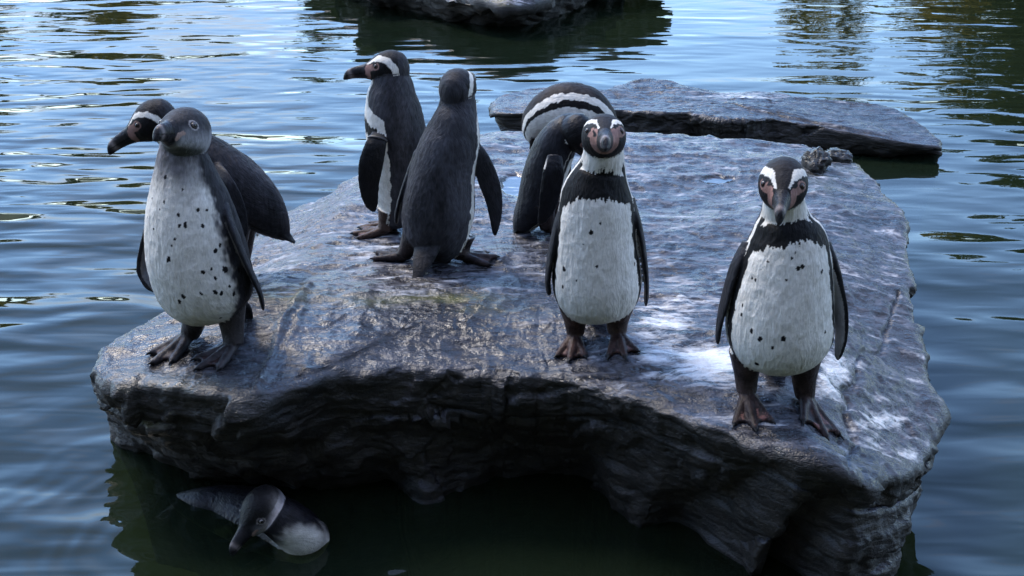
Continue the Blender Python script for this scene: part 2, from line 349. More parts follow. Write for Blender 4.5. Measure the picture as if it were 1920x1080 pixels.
# ------------------------------------------------------------------ rocks
def polar_rock(lip, low, center, ztop, nth=900, ntop=140, nside=60, amp=1.0, seed=0, round_=0.05, profile=None, features=None, depth=0.35, zlow=0.0, strata=1.0):
    lip = np.asarray(lip, float); low = np.asarray(low, float); c = np.asarray(center, float)
    th = np.linspace(-np.pi, np.pi, nth, endpoint=False)
    def per(pts, col, sm=5):
        a = np.arctan2(pts[:, 1] - c[1], pts[:, 0] - c[0]); o = np.argsort(a); a = a[o]; val = col[o]
        a3 = np.concatenate([a - 2 * np.pi, a, a + 2 * np.pi]); v3 = np.concatenate([val] * 3)
        r = np.interp(th, a3, v3)
        k = np.hanning(2 * sm + 3)[1:-1]; k /= k.sum()
        return np.convolve(np.concatenate([r[-sm:], r, r[:sm]]), k, mode='valid')
    rl = per(lip, np.hypot(lip[:, 0] - c[0], lip[:, 1] - c[1])); zl = per(lip, lip[:, 2], 9)
    rw = per(low, np.hypot(low[:, 0] - c[0], low[:, 1] - c[1]), 4)
    dirs = np.stack([np.cos(th), np.sin(th)], 1)
    # bumpy outline
    ed = fbm(np.stack([dirs[:, 0] * 9, dirs[:, 1] * 9, 0 * th + 3.3], 1), 4, seed + 50) * 0.010 * amp
    rl = rl + ed
    rings = []
    tt = (np.arange(1, ntop + 1) / ntop) ** 0.9
    for t in tt:
        r = rl * t
        x, y = c[0] + dirs[:, 0] * r, c[1] + dirs[:, 1] * r
        zi = ztop(x, y)
        edge = (1 - t) * rl                      # distance from the lip in metres
        k = sstep(0.0, 0.30, edge)
        z = zl * (1 - k) + zi * k
        q = np.clip(1 - edge / round_, 0, 1)
        z = z - round_ * 0.55 * (1 - np.sqrt(np.clip(1 - q * q, 0, 1)))
        rings.append(np.stack([x, y, z], 1))
    zb = rings[-1][:, 2]
    for j in range(1, nside + 1):
        q = j / nside
        pr = profile(q, th) if profile else 0.0
        r = rl + (rw - rl) * q + pr
        z = zb + (zlow - zb) * q
        rings.append(np.stack([c[0] + dirs[:, 0] * r, c[1] + dirs[:, 1] * r, z], 1))
    for q in (0.33, 0.66, 1.0):
        r = rw * (1 - 0.06 * q)
        rings.append(np.stack([c[0] + dirs[:, 0] * r, c[1] + dirs[:, 1] * r, zlow - depth * q + 0 * r], 1))
    G = np.stack(rings, 0)                       # rings x theta x 3
    du = np.gradient(G, axis=0); dvv = np.roll(G, -1, 1) - np.roll(G, 1, 1)
    nn = np.cross(du, dvv); nn /= np.linalg.norm(nn, axis=2, keepdims=True) + 1e-9
    P = G.reshape(-1, 3); nn = nn.reshape(-1, 3)
    up = np.clip(nn[:, 2], 0, 1); sd_ = 1 - up
    fade = np.ones(len(P))
    A = P * np.array([0.7, 1.25, 1.6])
    d = 0.012 * fbm(A * 3.0, 3, seed) + 0.0040 * ridged(A * 9 + 0.6 * vnoise(P * 5, 9)[:, None], 3, seed + 5) + 0.0022 * ridged(A * 28 + 0.5 * vnoise(P * 14, 19)[:, None], 2, seed + 9)
    d = d * amp
    # layered ledges on the sides
    zz_ = P[:, 2] + 0.03 * vnoise(P * 2.2, seed + 21) + 0.01 * vnoise(P * 8, seed + 22)
    saw = (zz_ * 11.0) % 1.0
    led = np.where(saw < 0.85, saw / 0.85, (1 - saw) / 0.15) - 0.5
    Pf = P + .02 * np.stack([vnoise(P * 11, 3), vnoise(P * 11, 4), vnoise(P * 11, 5)], 1)
    d = d + (.25 + .75 * sd_) * amp * (.020 * facets(Pf * np.array([5, 5, 8]), seed + 70) * np.clip(sd_ * 1.3, .25, 1) + .0075 * facets(Pf * np.array([15, 15, 22]), seed + 80))
    d = d + sd_ * (0.003 * strata * led * (0.5 + 0.8 * np.abs(vnoise(P * 3.3, seed + 30))) + 0.015 * amp * fbm(P * 4.5, 3, seed + 40))
    if features is not None: d = d + features(P, up)
    P = P + nn * d[:, None]
    Gn = P.reshape(G.shape)
    cen = Gn[0].mean(0)
    V = np.concatenate([P, cen[None], np.array([[c[0], c[1], zlow - depth]])])
    nr = G.shape[0]; idx = np.arange(nr * nth).reshape(nr, nth); nx_ = np.roll(idx, -1, 1)
    F = np.stack([idx[:-1], idx[1:], nx_[1:], nx_[:-1]], -1).reshape(-1, 4)
    caps = [(nr * nth, idx[0, i], nx_[0, i]) for i in range(nth)]
    caps += [(nr * nth + 1, nx_[-1, i], idx[-1, i]) for i in range(nth)]
    me = bpy.data.meshes.new('rock'); nq = len(F)
    loops = np.concatenate([F.ravel(), np.array(caps).ravel()]).astype(np.int32)
    me.vertices.add(len(V)); me.vertices.foreach_set('co', V.ravel())
    me.loops.add(len(loops)); me.loops.foreach_set('vertex_index', loops)
    me.polygons.add(nq + len(caps))
    me.polygons.foreach_set('loop_start', np.concatenate([np.arange(nq) * 4, nq * 4 + np.arange(len(caps)) * 3]).astype(np.int32))
    me.update(calc_edges=True); me.validate()
    me.polygons.foreach_set('use_smooth', np.ones(len(me.polygons), dtype=bool))
    return me, V, up
K = CAM_H / 1.8
LIP = [(163, 682, .335), (200, 706, .34), (300, 724, .345), (400, 742, .345), (480, 746, .345), (560, 716, .345), (650, 697, .345), (760, 689, .345), (860, 690, .345),
       (920, 692, .345), (960, 694, .345), (1040, 708, .345), (1120, 728, .345), (1200, 750, .345), (1280, 782, .345), (1360, 808, .345), (1440, 832, .345), (1520, 848, .345), (1585, 862, .34),
       (1615, 900, .30), (1660, 900, .265), (1705, 893, .235), (1738, 862, .21), (1752, 790, .215), (1757, 735, .23), (1741, 680, .26), (1722, 620, .29), (1712, 540, .315),
       (1708, 470, .33), (1697, 410, .335), (1672, 365, .335), (1632, 325, .335), (1590, 295, .33), (1500, 268, .34), (1400, 258, .35), (1250, 246, .355), (1180, 243, .355), (1050, 245, .345),
       (930, 245, .335), (880, 258, .32), (800, 285, .30), (680, 327, .285), (630, 350, .28), (560, 387, .28), (480, 448, .29), (400, 513, .30), (335, 570, .31), (270, 598, .315), (215, 633, .325), (178, 658, .33)]
lipw = [at_z(*p) for p in LIP]
front_low = [(222, 818), (300, 852), (400, 886), (520, 905), (600, 920), (680, 907), (740, 896), (800, 940), (860, 917), (930, 893), (1000, 886), (1080, 893), (1112, 917), (1160, 962),
             (1200, 990), (1260, 975), (1330, 978), (1370, 1022), (1400, 1075), (1450, 1110), (1560, 1122), (1650, 1105), (1692, 1075)]
roww = [at_z(px, py, 0.0) for px, py in front_low]
CR = at_z(1010, 520, .36)[:2]
angs = [math.atan2(p[1] - CR[1], p[0] - CR[0]) for p in roww]
for p in lipw[21:]:
    a = math.atan2(p[1] - CR[1], p[0] - CR[0])
    if min(abs((a - b + math.pi) % (2 * math.pi) - math.pi) for b in angs) > 0.06 and not (min(angs) < a < max(angs)):
        q = np.array(p); dd = q[:2] - CR; q[:2] = CR + dd * (1 - 0.035 / np.linalg.norm(dd)); roww.append(q)
FT = at_z(960, 600, .36)
def ztop_main(x, y):
    P = np.stack([x, y, 0 * x], 1)
    z = 0.372 + 0.010 * fbm(P * 1.4, 2, 3)
    z = z - 0.02 * sstep(-0.3, -1.0, x) - 0.05 * sstep(0.75, 1.15, x) * sstep(4.0, 2.6, y)
    return z
VEIN = np.array([at_z(px, py, .35)[:2] for px, py in [(582, 560), (560, 590), (535, 620), (520, 655), (490, 712), (478, 745)]])
VEIN2 = np.array([at_z(px, py, .35)[:2] for px, py in [(575, 580), (560, 625), (530, 670), (495, 720)]])
CRACK = np.array([at_z(px, py, .33)[:2] for px, py in [(1690, 540), (1672, 575), (1655, 622), (1620, 655), (1598, 683), (1588, 740), (1592, 800), (1593, 870)]])
PUD = [(965, 347, 26, 24), (1345, 337, 30, 8)]
def feat_main(P, up):
    xy = P[:, :2]
    wob = 0.006 * np.stack([vnoise(P * 25, 71), vnoise(P * 25, 72)], 1)
    d = 0.010 * np.exp(-(seg_dist(xy + wob, VEIN) / 0.010) ** 2) + 0.006 * np.exp(-(seg_dist(xy + wob, VEIN2) / 0.007) ** 2)
    d = d - 0.009 * np.exp(-(seg_dist(xy + 2.5 * wob, CRACK) / 0.0045) ** 2)
    d = d * sstep(0.2, 0.6, up)
    return d
def prof_main(q, th):
    f = np.clip(-np.sin(th), 0, 1)
    n = fbm(np.stack([np.cos(th) * 5, np.sin(th) * 5, 0 * th + q * 1.5], 1), 2, 81)
    q0 = .23 + .07 * fbm(np.stack([np.cos(th) * 3, np.sin(th) * 3, 0 * th + 7], 1), 2, 83)
    return (0.022 * math.sin(min(q / 0.45, 1) * math.pi) * (1 - 2.2 * np.clip(np.cos(th), 0, 1)) - 0.012 * f * sstep(0.30, 0.55, q) * sstep(1.0, 0.75, q) * (1 + 0.6 * n)) + 0.02 * n * sstep(0.1, 0.4, q) * (1 - q) + 0.06 * np.clip(-np.cos(th) - .55, 0, .3) / .3 * math.sin(math.pi * q) - .014 * np.exp(-((q - q0) / .022) ** 2)
me, Vr, upr = polar_rock(lipw, roww, CR, ztop_main, 1200, 180, 70, 1.0, 11, 0.040, prof_main, feat_main)
pxy = project(Vr)
def blob(cx, cy, rx, ry, p=1.0): return np.exp(-(((pxy[:, 0] - cx) / rx) ** 2 + ((pxy[:, 1] - cy) / ry) ** 2) ** p)
g = np.zeros(len(Vr)); upv = np.concatenate([upr, [1, 0]])
for cx, cy, rx, ry, a in [(1250, 610, 60, 40, .75), (1330, 680, 75, 35, .95), (1240, 665, 50, 22, .8), (1270, 560, 90, 60, .45), (1290, 420, 130, 130, .34), (1560, 705, 26, 40, 1.0), (1655, 790, 50, 16, .75), (1690, 850, 50, 16, .5), (1640, 830, 40, 50, .45), (1120, 330, 130, 50, .25),
                          (690, 470, 130, 50, .42), (640, 380, 120, 60, .34), (960, 420, 90, 80, .36), (980, 540, 120, 30, .32), (900, 500, 120, 40, .3), (1600, 480, 100, 120, .26), (1270, 280, 150, 30, .3), (520, 500, 70, 50, .5), (1545, 330, 40, 10, .5), (1240, 705, 40, 10, .7)]:
    g = np.maximum(g, a * blob(cx, cy, rx * 1.5, ry * 1.4))
g = np.maximum(g * 1.3, .42 - .24 * sstep(520, 600, pxy[:, 1]) * sstep(1180, 980, pxy[:, 0]))
g = g * sstep(0.45, 0.8, upv)
alg = np.maximum.reduce([blob(800, 562, 150, 14), .8 * blob(900, 575, 90, 12), .7 * blob(560, 545, 80, 22), .6 * blob(300, 780, 150, 60), .5 * blob(1540, 320, 60, 40)])
wet = np.zeros(len(Vr))
for cx, cy, rx, ry in PUD: wet = np.maximum(wet, sstep(1.15, 0.85, np.hypot((pxy[:, 0] - cx) / rx, (pxy[:, 1] - cy) / ry) + 0.15 * vnoise(Vr * 30, 90)))
wet = wet * sstep(0.6, 0.9, upv)
sheen = .24 * np.maximum.reduce([blob(270, 640, 120, 60), blob(640, 620, 150, 70), blob(900, 620, 120, 60)]) * sstep(.5, .8, upv)
for cx, cy, rx, ry in PUD:                      # the puddles lie flat
    s = wet * (np.hypot((pxy[:, 0] - cx) / rx, (pxy[:, 1] - cy) / ry) < 1.3)
    if s.sum() > 1: zl_ = (Vr[:, 2] * s).sum() / s.sum(); Vr[:, 2] = Vr[:, 2] * (1 - s) + (zl_ - 0.003) * s
me.vertices.foreach_set('co', Vr.ravel()); me.update()
g = g * (1 - .9 * sheen); set_col(me, 'mask', np.stack([g, alg, np.maximum(wet, sheen), 0 * g + 1], 1))
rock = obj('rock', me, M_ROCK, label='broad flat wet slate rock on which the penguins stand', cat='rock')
def bvh_of(me):
    return BVHTree.FromPolygons([v.co.copy() for v in me.vertices], [tuple(p.vertices) for p in me.polygons])
BV = bvh_of(me)
def hit_px(px, py, bv=None):
    d = Vector(ray(px, py)).normalized(); h = (bv or BV).ray_cast(Vector(CAM), d)
    return np.array(h[0]) if h[0] is not None else None
def ground(x, y, default=0.36):
    h = BV.ray_cast(Vector((x, y, 1.2)), Vector((0, 0, -1))); return h[0].z if h[0] is not None else default

# slab behind
SL = [(920, 188, .13), (936, 176, .14), (995, 164, .14), (1130, 166, .14), (1205, 146, .16), (1235, 149, .16), (1300, 166, .14), (1360, 176, .13), (1460, 171, .14), (1490, 183, .13), (1600, 193, .11), (1660, 198, .10),
      (1705, 216, .09), (1752, 248, .075), (1772, 280, .06), (1700, 266, .085), (1610, 252, .10), (1525, 234, .125), (1445, 221, .14), (1290, 212, .15), (1150, 206, .15), (1050, 212, .14), (960, 222, .13), (930, 214, .12)]
slw = [at_z(*p) for p in SL]
lowpx = [(1775, 290), (1700, 289), (1600, 287), (1450, 283)]
slo = [at_z(px, py, 0) for px, py in lowpx]
CS = at_z(1370, 205, .13)[:2]
for i, p in enumerate(slw):
    if i in (14, 15, 16, 17, 18): continue
    q = np.array(p); dd = q[:2] - CS; q[:2] = CS + dd * (1 - 0.05 / np.linalg.norm(dd)); slo.append(q)
me, V2, up2 = polar_rock(slw, slo, CS, lambda x, y: 0.145 + 0.02 * fbm(np.stack([x * 2, y * 2, 0 * x], 1), 2, 8) - 0.06 * sstep(1.0, 1.9, x), 760, 100, 44, .75, 31, 0.03, None, None)
px2 = project(V2); g2 = .55 * np.exp(-(((px2[:, 0] - 1400) / 130) ** 2 + ((px2[:, 1] - 180) / 10) ** 2)) + .25 * np.exp(-(((px2[:, 0] - 1250) / 200) ** 2 + ((px2[:, 1] - 175) / 22) ** 2))
g2 = np.maximum(g2, .3 * np.concatenate([sstep(.5, .85, up2), [1, 0]]))
set_col(me, 'mask', np.stack([g2, 0 * g2, 0 * g2, 0 * g2 + 1], 1))
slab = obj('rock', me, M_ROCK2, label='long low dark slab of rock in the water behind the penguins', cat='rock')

# far rock
FR = [(640, -30, .3), (690, 2, .12), (780, 20, .12), (900, 46, .14), (950, 52, .14), (990, 49, .14), (1040, 28, .16), (1095, 4, .16), (1140, -25, .25)]
frw = [at_z(px, py - 50, z + .09) for px, py, z in FR]
cfar = at_z(900, -55, 0)[:2]
frl = [at_z(px, py, 0) for px, py, z in FR]
def back_half(lst, z, s):
    for a in np.linspace(R(15), R(165), 9): lst.append(np.array([cfar[0] + 1.05 * s * math.cos(a), cfar[1] + 1.4 * s * math.sin(a), z]))
back_half(frw, .28, 1.0); back_half(frl, 0, 1.03)
me, V3, _ = polar_rock(frw, frl, cfar, lambda x, y: 0.25 + 0.05 * sstep(cfar[1] - 1.2, cfar[1] + 1.0, y) + 0.03 * fbm(np.stack([x, y, 0 * x], 1), 2, 5), 420, 70, 30, 1.8, 51, 0.10, None, None)
px3 = project(V3); set_col(me, 'mask', np.stack([0 * V3[:, 0] + .42, .8 * np.exp(-((px3[:, 0] - 980) / 120) ** 2), 0 * V3[:, 0], 0 * V3[:, 0] + 1], 1))
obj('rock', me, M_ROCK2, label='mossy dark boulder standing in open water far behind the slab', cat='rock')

# small broken rock on the rear corner
def lump(name, cpx, cpy, rx, ry, rz, seed, label, mat=M_ROCK2):
    c = hit_px(cpx, cpy)
    n, m_ = 60, 40
    u = np.linspace(0, 2 * np.pi, n, endpoint=False); v = np.linspace(-np.pi / 2, np.pi / 2, m_)
    U, Vv = np.meshgrid(u, v, indexing='ij')
    D = np.stack([np.cos(U) * np.cos(Vv), np.sin(U) * np.cos(Vv), np.sin(Vv)], -1).reshape(-1, 3)
    rr = 1 + 0.14 * fbm(D * 1.6, 2, seed) + 0.20 * facets(D * 1.7 + 5, seed) + 0.06 * facets(D * 4 + 9, seed + 4)
    P = D * rr[:, None] * np.array([rx, ry, rz]) * 0.8 + np.array([c[0], c[1], c[2] + rz * 0.15])
    i = np.arange(n * m_).reshape(n, m_); j = np.roll(i, -1, 0)
    F = np.stack([i[:, :-1], j[:, :-1], j[:, 1:], i[:, 1:]], -1).reshape(-1, 4)
    me = mesh_from(name, P, F); set_col(me, 'mask', np.tile([0.1, .3, 0, 1.0], (len(P), 1)))
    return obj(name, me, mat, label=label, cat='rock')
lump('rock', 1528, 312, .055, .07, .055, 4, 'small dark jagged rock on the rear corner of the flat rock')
lump('rock', 1572, 300, .055, .06, .035, 9, 'small rounded brown rock beside the jagged one on the rear corner')

# ------------------------------------------------------------------ penguins
SEG = 72
def loft(C_, A_, B_, Fa, La, seg=SEG, pw=1.0):
    """rings centred at C_, lateral radius A_ along La, fore/aft radius B_=(front, back) along Fa"""
    n = len(C_); ph = np.linspace(-np.pi, np.pi, seg, endpoint=False)
    cph, sph = np.cos(ph), np.sin(ph)
    bf = np.where(cph[None] > 0, B_[0][:, None], B_[1][:, None])
    V = C_[:, None] + (bf * cph)[..., None] * Fa[:, None] + (A_[:, None] * sph)[..., None] * La[:, None]
    V = V.reshape(-1, 3); i = np.arange(n * seg).reshape(n, seg); j = np.roll(i, -1, 1)
    F = [tuple(q) for q in np.stack([i[:-1], i[1:], j[1:], j[:-1]], -1).reshape(-1, 4)]
    F.append(tuple(i[0])); F.append(tuple(i[-1][::-1]))
    return V, F
def frames(Cc, F0):
    T = np.gradient(Cc, axis=0); T /= np.linalg.norm(T, axis=1, keepdims=True) + 1e-9
    F0 = np.asarray(F0, float)
    if F0.ndim == 1: F0 = np.tile(F0, (len(Cc), 1))
    F = F0 - (F0 * T).sum(1, keepdims=True) * T; F /= np.linalg.norm(F, axis=1, keepdims=True) + 1e-9
    return T, F, np.cross(T, F)
def azdir(az, pitch=0.0):
    a, p = R(az), R(pitch); return np.array([math.sin(a) * math.cos(p), -math.cos(a) * math.cos(p), math.sin(p)])
HEAD = np.array([  # x, half width, top z, bottom z
    (-.049, .003, .004, -.006), (-.046, .014, .018, -.020), (-.038, .026, .031, -.034), (-.022, .0355, .0395, -.041), (-.004, .0385, .0420, -.040), (.013, .0365, .0385, -.036),
    (.027, .0305, .0310, -.0300), (.038, .0228, .0240, -.0245), (.047, .0162, .0185, -.0210), (.056, .0126, .0150, -.0185), (.068, .0108, .0128, -.0168),
    (.082, .0094, .0108, -.0160), (.094, .0075, .0070, -.0168), (.102, .0060, .0015, -.0180), (.107, .0034, -.0070, -.0178), (.109, .0010, -.0130, -.0165)])
BLACK = np.array([.004, .0036, .0042]); WHITE = np.array([.73, .70, .63]); PINK = np.array([.27, .155, .13])

class Bird: pass
def penguin(spec):
    b = Bird(); hs = spec['hs']; az = spec['az']
    # ---- feet first: they fix where the bird stands
    ank = []
    for ft in spec.get('feet', []):
        p = hit_px(*ft['ankle']); ank.append(p)
    zmode = 'zst' in spec
    Y0 = spec.get('Y', np.mean([p[1] for p in ank]) if ank else 0)
    S = []
    rows = spec['zst'] if zmode else spec['st']
    for r in rows:
        P = at_z(r[0], r[1], r[3]) if zmode else at_y(r[0], r[1], Y0 + (r[3] if len(r) > 3 else 0))
        S.append([*P, r[2] * mpp(P), r[4] if len(r) > 4 else spec.get('k', .92)])
    S = np.array(S)
    F0 = np.array(spec['F0']) if 'F0' in spec else azdir(az)
    D = catmull(S, 150); Cc = D[:, :3]; hw = np.maximum(D[:, 3], .002); kk = D[:, 4]
    for _ in range(2): Cc[1:-1] = .25 * Cc[:-2] + .5 * Cc[1:-1] + .25 * Cc[2:]
    T, F, La = frames(Cc, F0)
    view = Cc - CAM; view /= np.linalg.norm(view, axis=1, keepdims=True)
    Rn = np.cross(T, view); Rn /= np.linalg.norm(Rn, axis=1, keepdims=True) + 1e-9
    A = hw / np.sqrt((La * Rn).sum(1) ** 2 + (kk * (F * Rn).sum(1)) ** 2)
    B = kk * A
    parts_V, parts_F, pid = [], [], []
    def add(V, Fc, i):
        off = sum(len(v) for v in parts_V); parts_V.append(np.asarray(V)); parts_F.extend([tuple(k + off for k in f) for f in Fc]); pid.append(np.full(len(V), i))
    V, Fc = loft(Cc, A, (B * 1.04, B * .96), F, La); add(V, Fc, 0)
    clen = np.concatenate([[0], np.cumsum(np.linalg.norm(np.diff(Cc, axis=0), axis=1))])
    # ---- head
    hx, hy, hd = spec['head'][:3]
    hc = at_z(hx, hy, hd) if zmode else at_y(hx, hy, Y0 + hd)
    X = azdir(spec['hyaw'], spec['hpitch']); up0 = np.array([0, 0, 1.0]) if abs(spec['hpitch']) < 70 else azdir(spec['hyaw'], 0)
    if 'hup' in spec: up0 = np.array(spec['hup'], float)
    Yv = nrm(np.cross(up0, X)); Zv = np.cross(X, Yv)
    rl = R(spec.get('roll', 0)); Yv, Zv = math.cos(rl) * Yv + math.sin(rl) * Zv, -math.sin(rl) * Yv + math.cos(rl) * Zv
    Hm = HEAD.copy(); bl = spec.get('bill', 1.0)
    bx = Hm[:, 0] > .047; Hm[bx, 0] = .047 + (Hm[bx, 0] - .047) * bl
    Hm = np.array(Hm); q = np.linspace(0, len(Hm) - 1, 90)
    HH = np.stack([np.interp(q, np.arange(len(Hm)), Hm[:, i]) for i in range(4)], 1)
    ker = np.array([.25, .5, .25])
    for _ in range(4):
        for i in range(1, 4): HH[1:-1, i] = np.convolve(HH[:, i], ker, 'valid')
    zc = (HH[:, 2] + HH[:, 3]) / 2; zr = (HH[:, 2] - HH[:, 3]) / 2
    Ch = hc + hs * (HH[:, :1] * X + zc[:, None] * Zv)
    V, Fc = loft(Ch, HH[:, 1] * hs, (zr * hs, zr * hs), np.tile(Zv, (90, 1)), np.tile(-Yv, (90, 1)), 48); add(V, Fc, 1)
    # ---- flippers
    fl = []
    for k, fs in enumerate(spec.get('flippers', [])):
        K_ = []
        for r in fs['pts']:
            P = at_z(r[0], r[1], r[2]) if zmode else at_y(r[0], r[1], Y0 + r[2]); K_.append([*P, r[3] * mpp(P)])
        Dk = catmull(np.array(K_), 60); Cf = Dk[:, :3]; wd = np.maximum(Dk[:, 3], .002)
        W0 = np.array(fs['w'], float); Tf, Wf, Nf = frames(Cf, W0)
        thk = np.interp(np.linspace(0, 1, 60), [0, .15, .6, 1], [.011, .0085, .006, .004])
        e = np.linspace(0, 1, 60); rnd = np.sqrt(np.clip(1 - np.clip((e - .93) / .075, 0, 1) ** 2, 0.02, 1))
        V, Fc = loft(Cf, thk * rnd, (wd * rnd, wd * rnd), Wf, Nf, 40); add(V, Fc, 2 + k)
        fl.append((Cf, Wf, Nf, wd, fs))
    # ---- tail
    if 'tail' in spec:
        K_ = []
        for r in spec['tail']:
            P = at_z(r[0], r[1], r[2]) if zmode else at_y(r[0], r[1], Y0 + r[2]); K_.append([*P, r[3] * mpp(P)])
        Dk = catmull(np.array(K_), 40); Tt, Ft, Lt = frames(Dk[:, :3], spec.get('tailF', azdir(az) + np.array([0, 0, .3])))
        th_ = np.linspace(1, .25, 40)
        V, Fc = loft(Dk[:, :3], np.maximum(Dk[:, 3], .002), (np.maximum(Dk[:, 3] * .55 * th_, .003),) * 2, Ft, Lt, 40); add(V, Fc, 5)
    # ---- legs and webbed feet
    def tube(Pa, ra, i, seg=20, flat=1.0):
        Dk = catmull(np.array([[*p, r] for p, r in zip(Pa, ra)]), 26); r0 = nrm(np.array([.31, .2, .93]) if abs(nrm(Pa[-1] - Pa[0])[2]) < .8 else np.array([0.1, 1, 0]))
        Tt, Ft, Lt = frames(Dk[:, :3], r0); V, Fc = loft(Dk[:, :3], Dk[:, 3], (Dk[:, 3] * flat,) * 2, Ft, Lt, seg); add(V, Fc, i)
    webs = []
    for ft, a0 in zip(spec.get('feet', []), ank):
        top = at_y(ft['hip'][0], ft['hip'][1] - 14, Y0 + ft.get('dy', 0))
        sc_ = hs / 1.2
        anp = np.array([a0[0], a0[1], ground(a0[0], a0[1]) + .016 * sc_])
        tube([top, (top * .45 + anp * .55) + np.array([0, .004, 0]), anp], [.036 * sc_, .0250 * sc_, .0195 * sc_], 6)
        heel = anp - nrm(azdir(ft['dir'])) * .012 * sc_; heel[2] = ground(heel[0], heel[1]) + .009
        tips = []
        for da, ln in ((-27, .078), (0, .092), (27, .080)):
            d = azdir(ft['dir'] + da); tip = anp + d * ln * sc_ * ft.get('len', 1.0)
            tip[2] = ground(tip[0], tip[1]) + .004
            mid = anp * .45 + tip * .55; mid[2] = max(ground(mid[0], mid[1]) + .0085, mid[2] * .5 + (ground(mid[0], mid[1]) + .0085) * .5)
            tube([anp, mid, tip], [.0125 * sc_, .0092 * sc_, .0066 * sc_], 6, 16)
            cl = tip + d * .014 * sc_; cl[2] = ground(cl[0], cl[1]) + .002
            tube([tip, (tip + cl) / 2 + np.array([0, 0, .002]), cl], [.0042 * sc_, .003 * sc_, .0008], 8, 10)
            tips.append(tip)
        tube([anp, heel], [.012 * sc_, .006 * sc_], 6, 14)
        for t1, t2 in ((tips[0], tips[1]), (tips[1], tips[2])):
            e1 = anp + (t1 - anp) * .96; e2 = anp + (t2 - anp) * .96; em = (anp + (t1 + t2 - 2 * anp) * .40)
            n_, m_ = 14, 10; Pw = []
            for s in np.linspace(.12, 1, n_):
                for tq in np.linspace(0, 1, m_):
                    pnt = anp + ((e1 - anp) * (1 - tq) + (e2 - anp) * tq) * s * (1 - .10 * math.sin(tq * math.pi) * s)
                    pnt[2] = ground(pnt[0], pnt[1]) + .0095 + .016 * sc_ * (1 - s) ** 2
                    Pw.append(pnt)
            Pw = np.array(Pw); lo_ = Pw - np.array([0, 0, .0080]); nn_ = len(Pw)
            ii = np.arange(nn_).reshape(n_, m_); Fw = []
            for s in range(n_ - 1):
                for tq in range(m_ - 1):
                    qd = (ii[s, tq], ii[s + 1, tq], ii[s + 1, tq + 1], ii[s, tq + 1]); Fw.append(qd); Fw.append(tuple(k + nn_ for k in qd[::-1]))
            ring = list(ii[0, :]) + list(ii[1:, -1]) + list(ii[-1, -2::-1]) + list(ii[-2:0:-1, 0])
            for a_, b_ in zip(ring, ring[1:] + ring[:1]): Fw.append((a_, b_, b_ + nn_, a_ + nn_))
            add(np.concatenate([Pw, lo_]), Fw, 7)
    V = np.concatenate(parts_V); pid_ = np.concatenate(pid)
    me0 = bpy.data.meshes.new('src'); me0.from_pydata([tuple(v) for v in V], [], parts_F)
    bm = bmesh.new(); bm.from_mesh(me0); bmesh.ops.recalc_face_normals(bm, faces=bm.faces[:]); bm.to_mesh(me0); bm.free()
    o0 = bpy.data.objects.new('src', me0); C.objects.link(o0)
    md = o0.modifiers.new('r', 'REMESH'); md.mode = 'VOXEL'; md.voxel_size = spec.get('vox', .0022)
    ms = o0.modifiers.new('s', 'SMOOTH'); ms.factor = .5; ms.iterations = 5
    dg = bpy.context.evaluated_depsgraph_get()
    me = bpy.data.meshes.new_from_object(o0.evaluated_get(dg)); bpy.data.objects.remove(o0); bpy.data.meshes.remove(me0)
    nv = len(me.vertices); P = np.empty(nv * 3); me.vertices.foreach_get('co', P); P = P.reshape(-1, 3)
    nm = np.empty(nv * 3); me.vertices.foreach_get('normal', nm); nm = nm.reshape(-1, 3)
    kd = KDTree(len(V))
    for i, v in enumerate(V): kd.insert(v, i)
    kd.balance()
    near = np.fromiter((kd.find(p)[1] for p in P), dtype=np.int64, count=nv)
    part = pid_[near]
    fur = np.where(part == 0, .55, np.where(part == 1, .22, 0)) + np.where(part <= 1, 0.0, np.where(part <= 5, .5, .35)); fur = np.where((part == 1) & (((P - hc) @ X) / hs > .036), .15, fur)
    P = P + nm * (fur * spec.get('fur', 1.0) * (.0022 * fbm(P * np.array([26, 26, 14]), 2, 91) + .0011 * ridged(P * np.array([95, 95, 38]), 2, 93)))[:, None]
    me.vertices.foreach_set('co', P.ravel()); me.update()
    # ---- canonical coordinates
    seg_i = np.clip(near // SEG, 0, 149); seg_i = np.where(part == 0, seg_i, 0)
    dl = ((P - Cc[seg_i]) * T[seg_i]).sum(1)
    s = (clen[seg_i] + dl) / clen[-1]; rel = P - Cc[seg_i]
    phi = np.arctan2((rel * La[seg_i]).sum(1), (rel * F[seg_i]).sum(1))
    hl = (P - hc) / hs; hl = np.stack([hl @ X, hl @ Yv, hl @ Zv], 1)
    def torso_sp(px, py):
        bvt = b.bvh; h = hit_px(px, py, bvt)
        if h is None: return None
        i = np.argmin(np.linalg.norm(Cc - h, axis=1) * 0 + np.abs(((h - Cc) * T).sum(1)) + 3 * (np.linalg.norm(Cc - h, axis=1) > .35))
        r = h - Cc[i]; return clen[i] / clen[-1], math.atan2(r @ La[i], r @ F[i])
    b.bvh = bvh_of(me); b.P = P
    col = np.zeros((nv, 4)); col[:, 3] = .6
    n1 = fbm(P * 55, 2, 5); n2 = fbm(P * np.array([160, 160, 70]), 2, 6); n3 = fbm(P * 14, 2, 7)
    juv = spec.get('juv', False)
    back = np.array(spec.get('back', (.040, .038, .043)))
    # ---- torso
    tm = part == 0
    strk = fbm(np.stack([phi * 17 + 4, s * 9, 0 * s], 1), 3, 61, .7)
    rag = .016 * strk + .006 * n1
    sp_ = s + rag; ap = np.abs(phi) + .035 * n1 + .035 * n2
    back = back * .78
    backc = back * np.clip(1 + .55 * fbm(P * np.array([16, 16, 7]), 3, 44) + .25 * n2, .25, 2)[:, None]
    pf = spec.get('pf', dict(bel=1.16, band=1.40, wh=1.60))
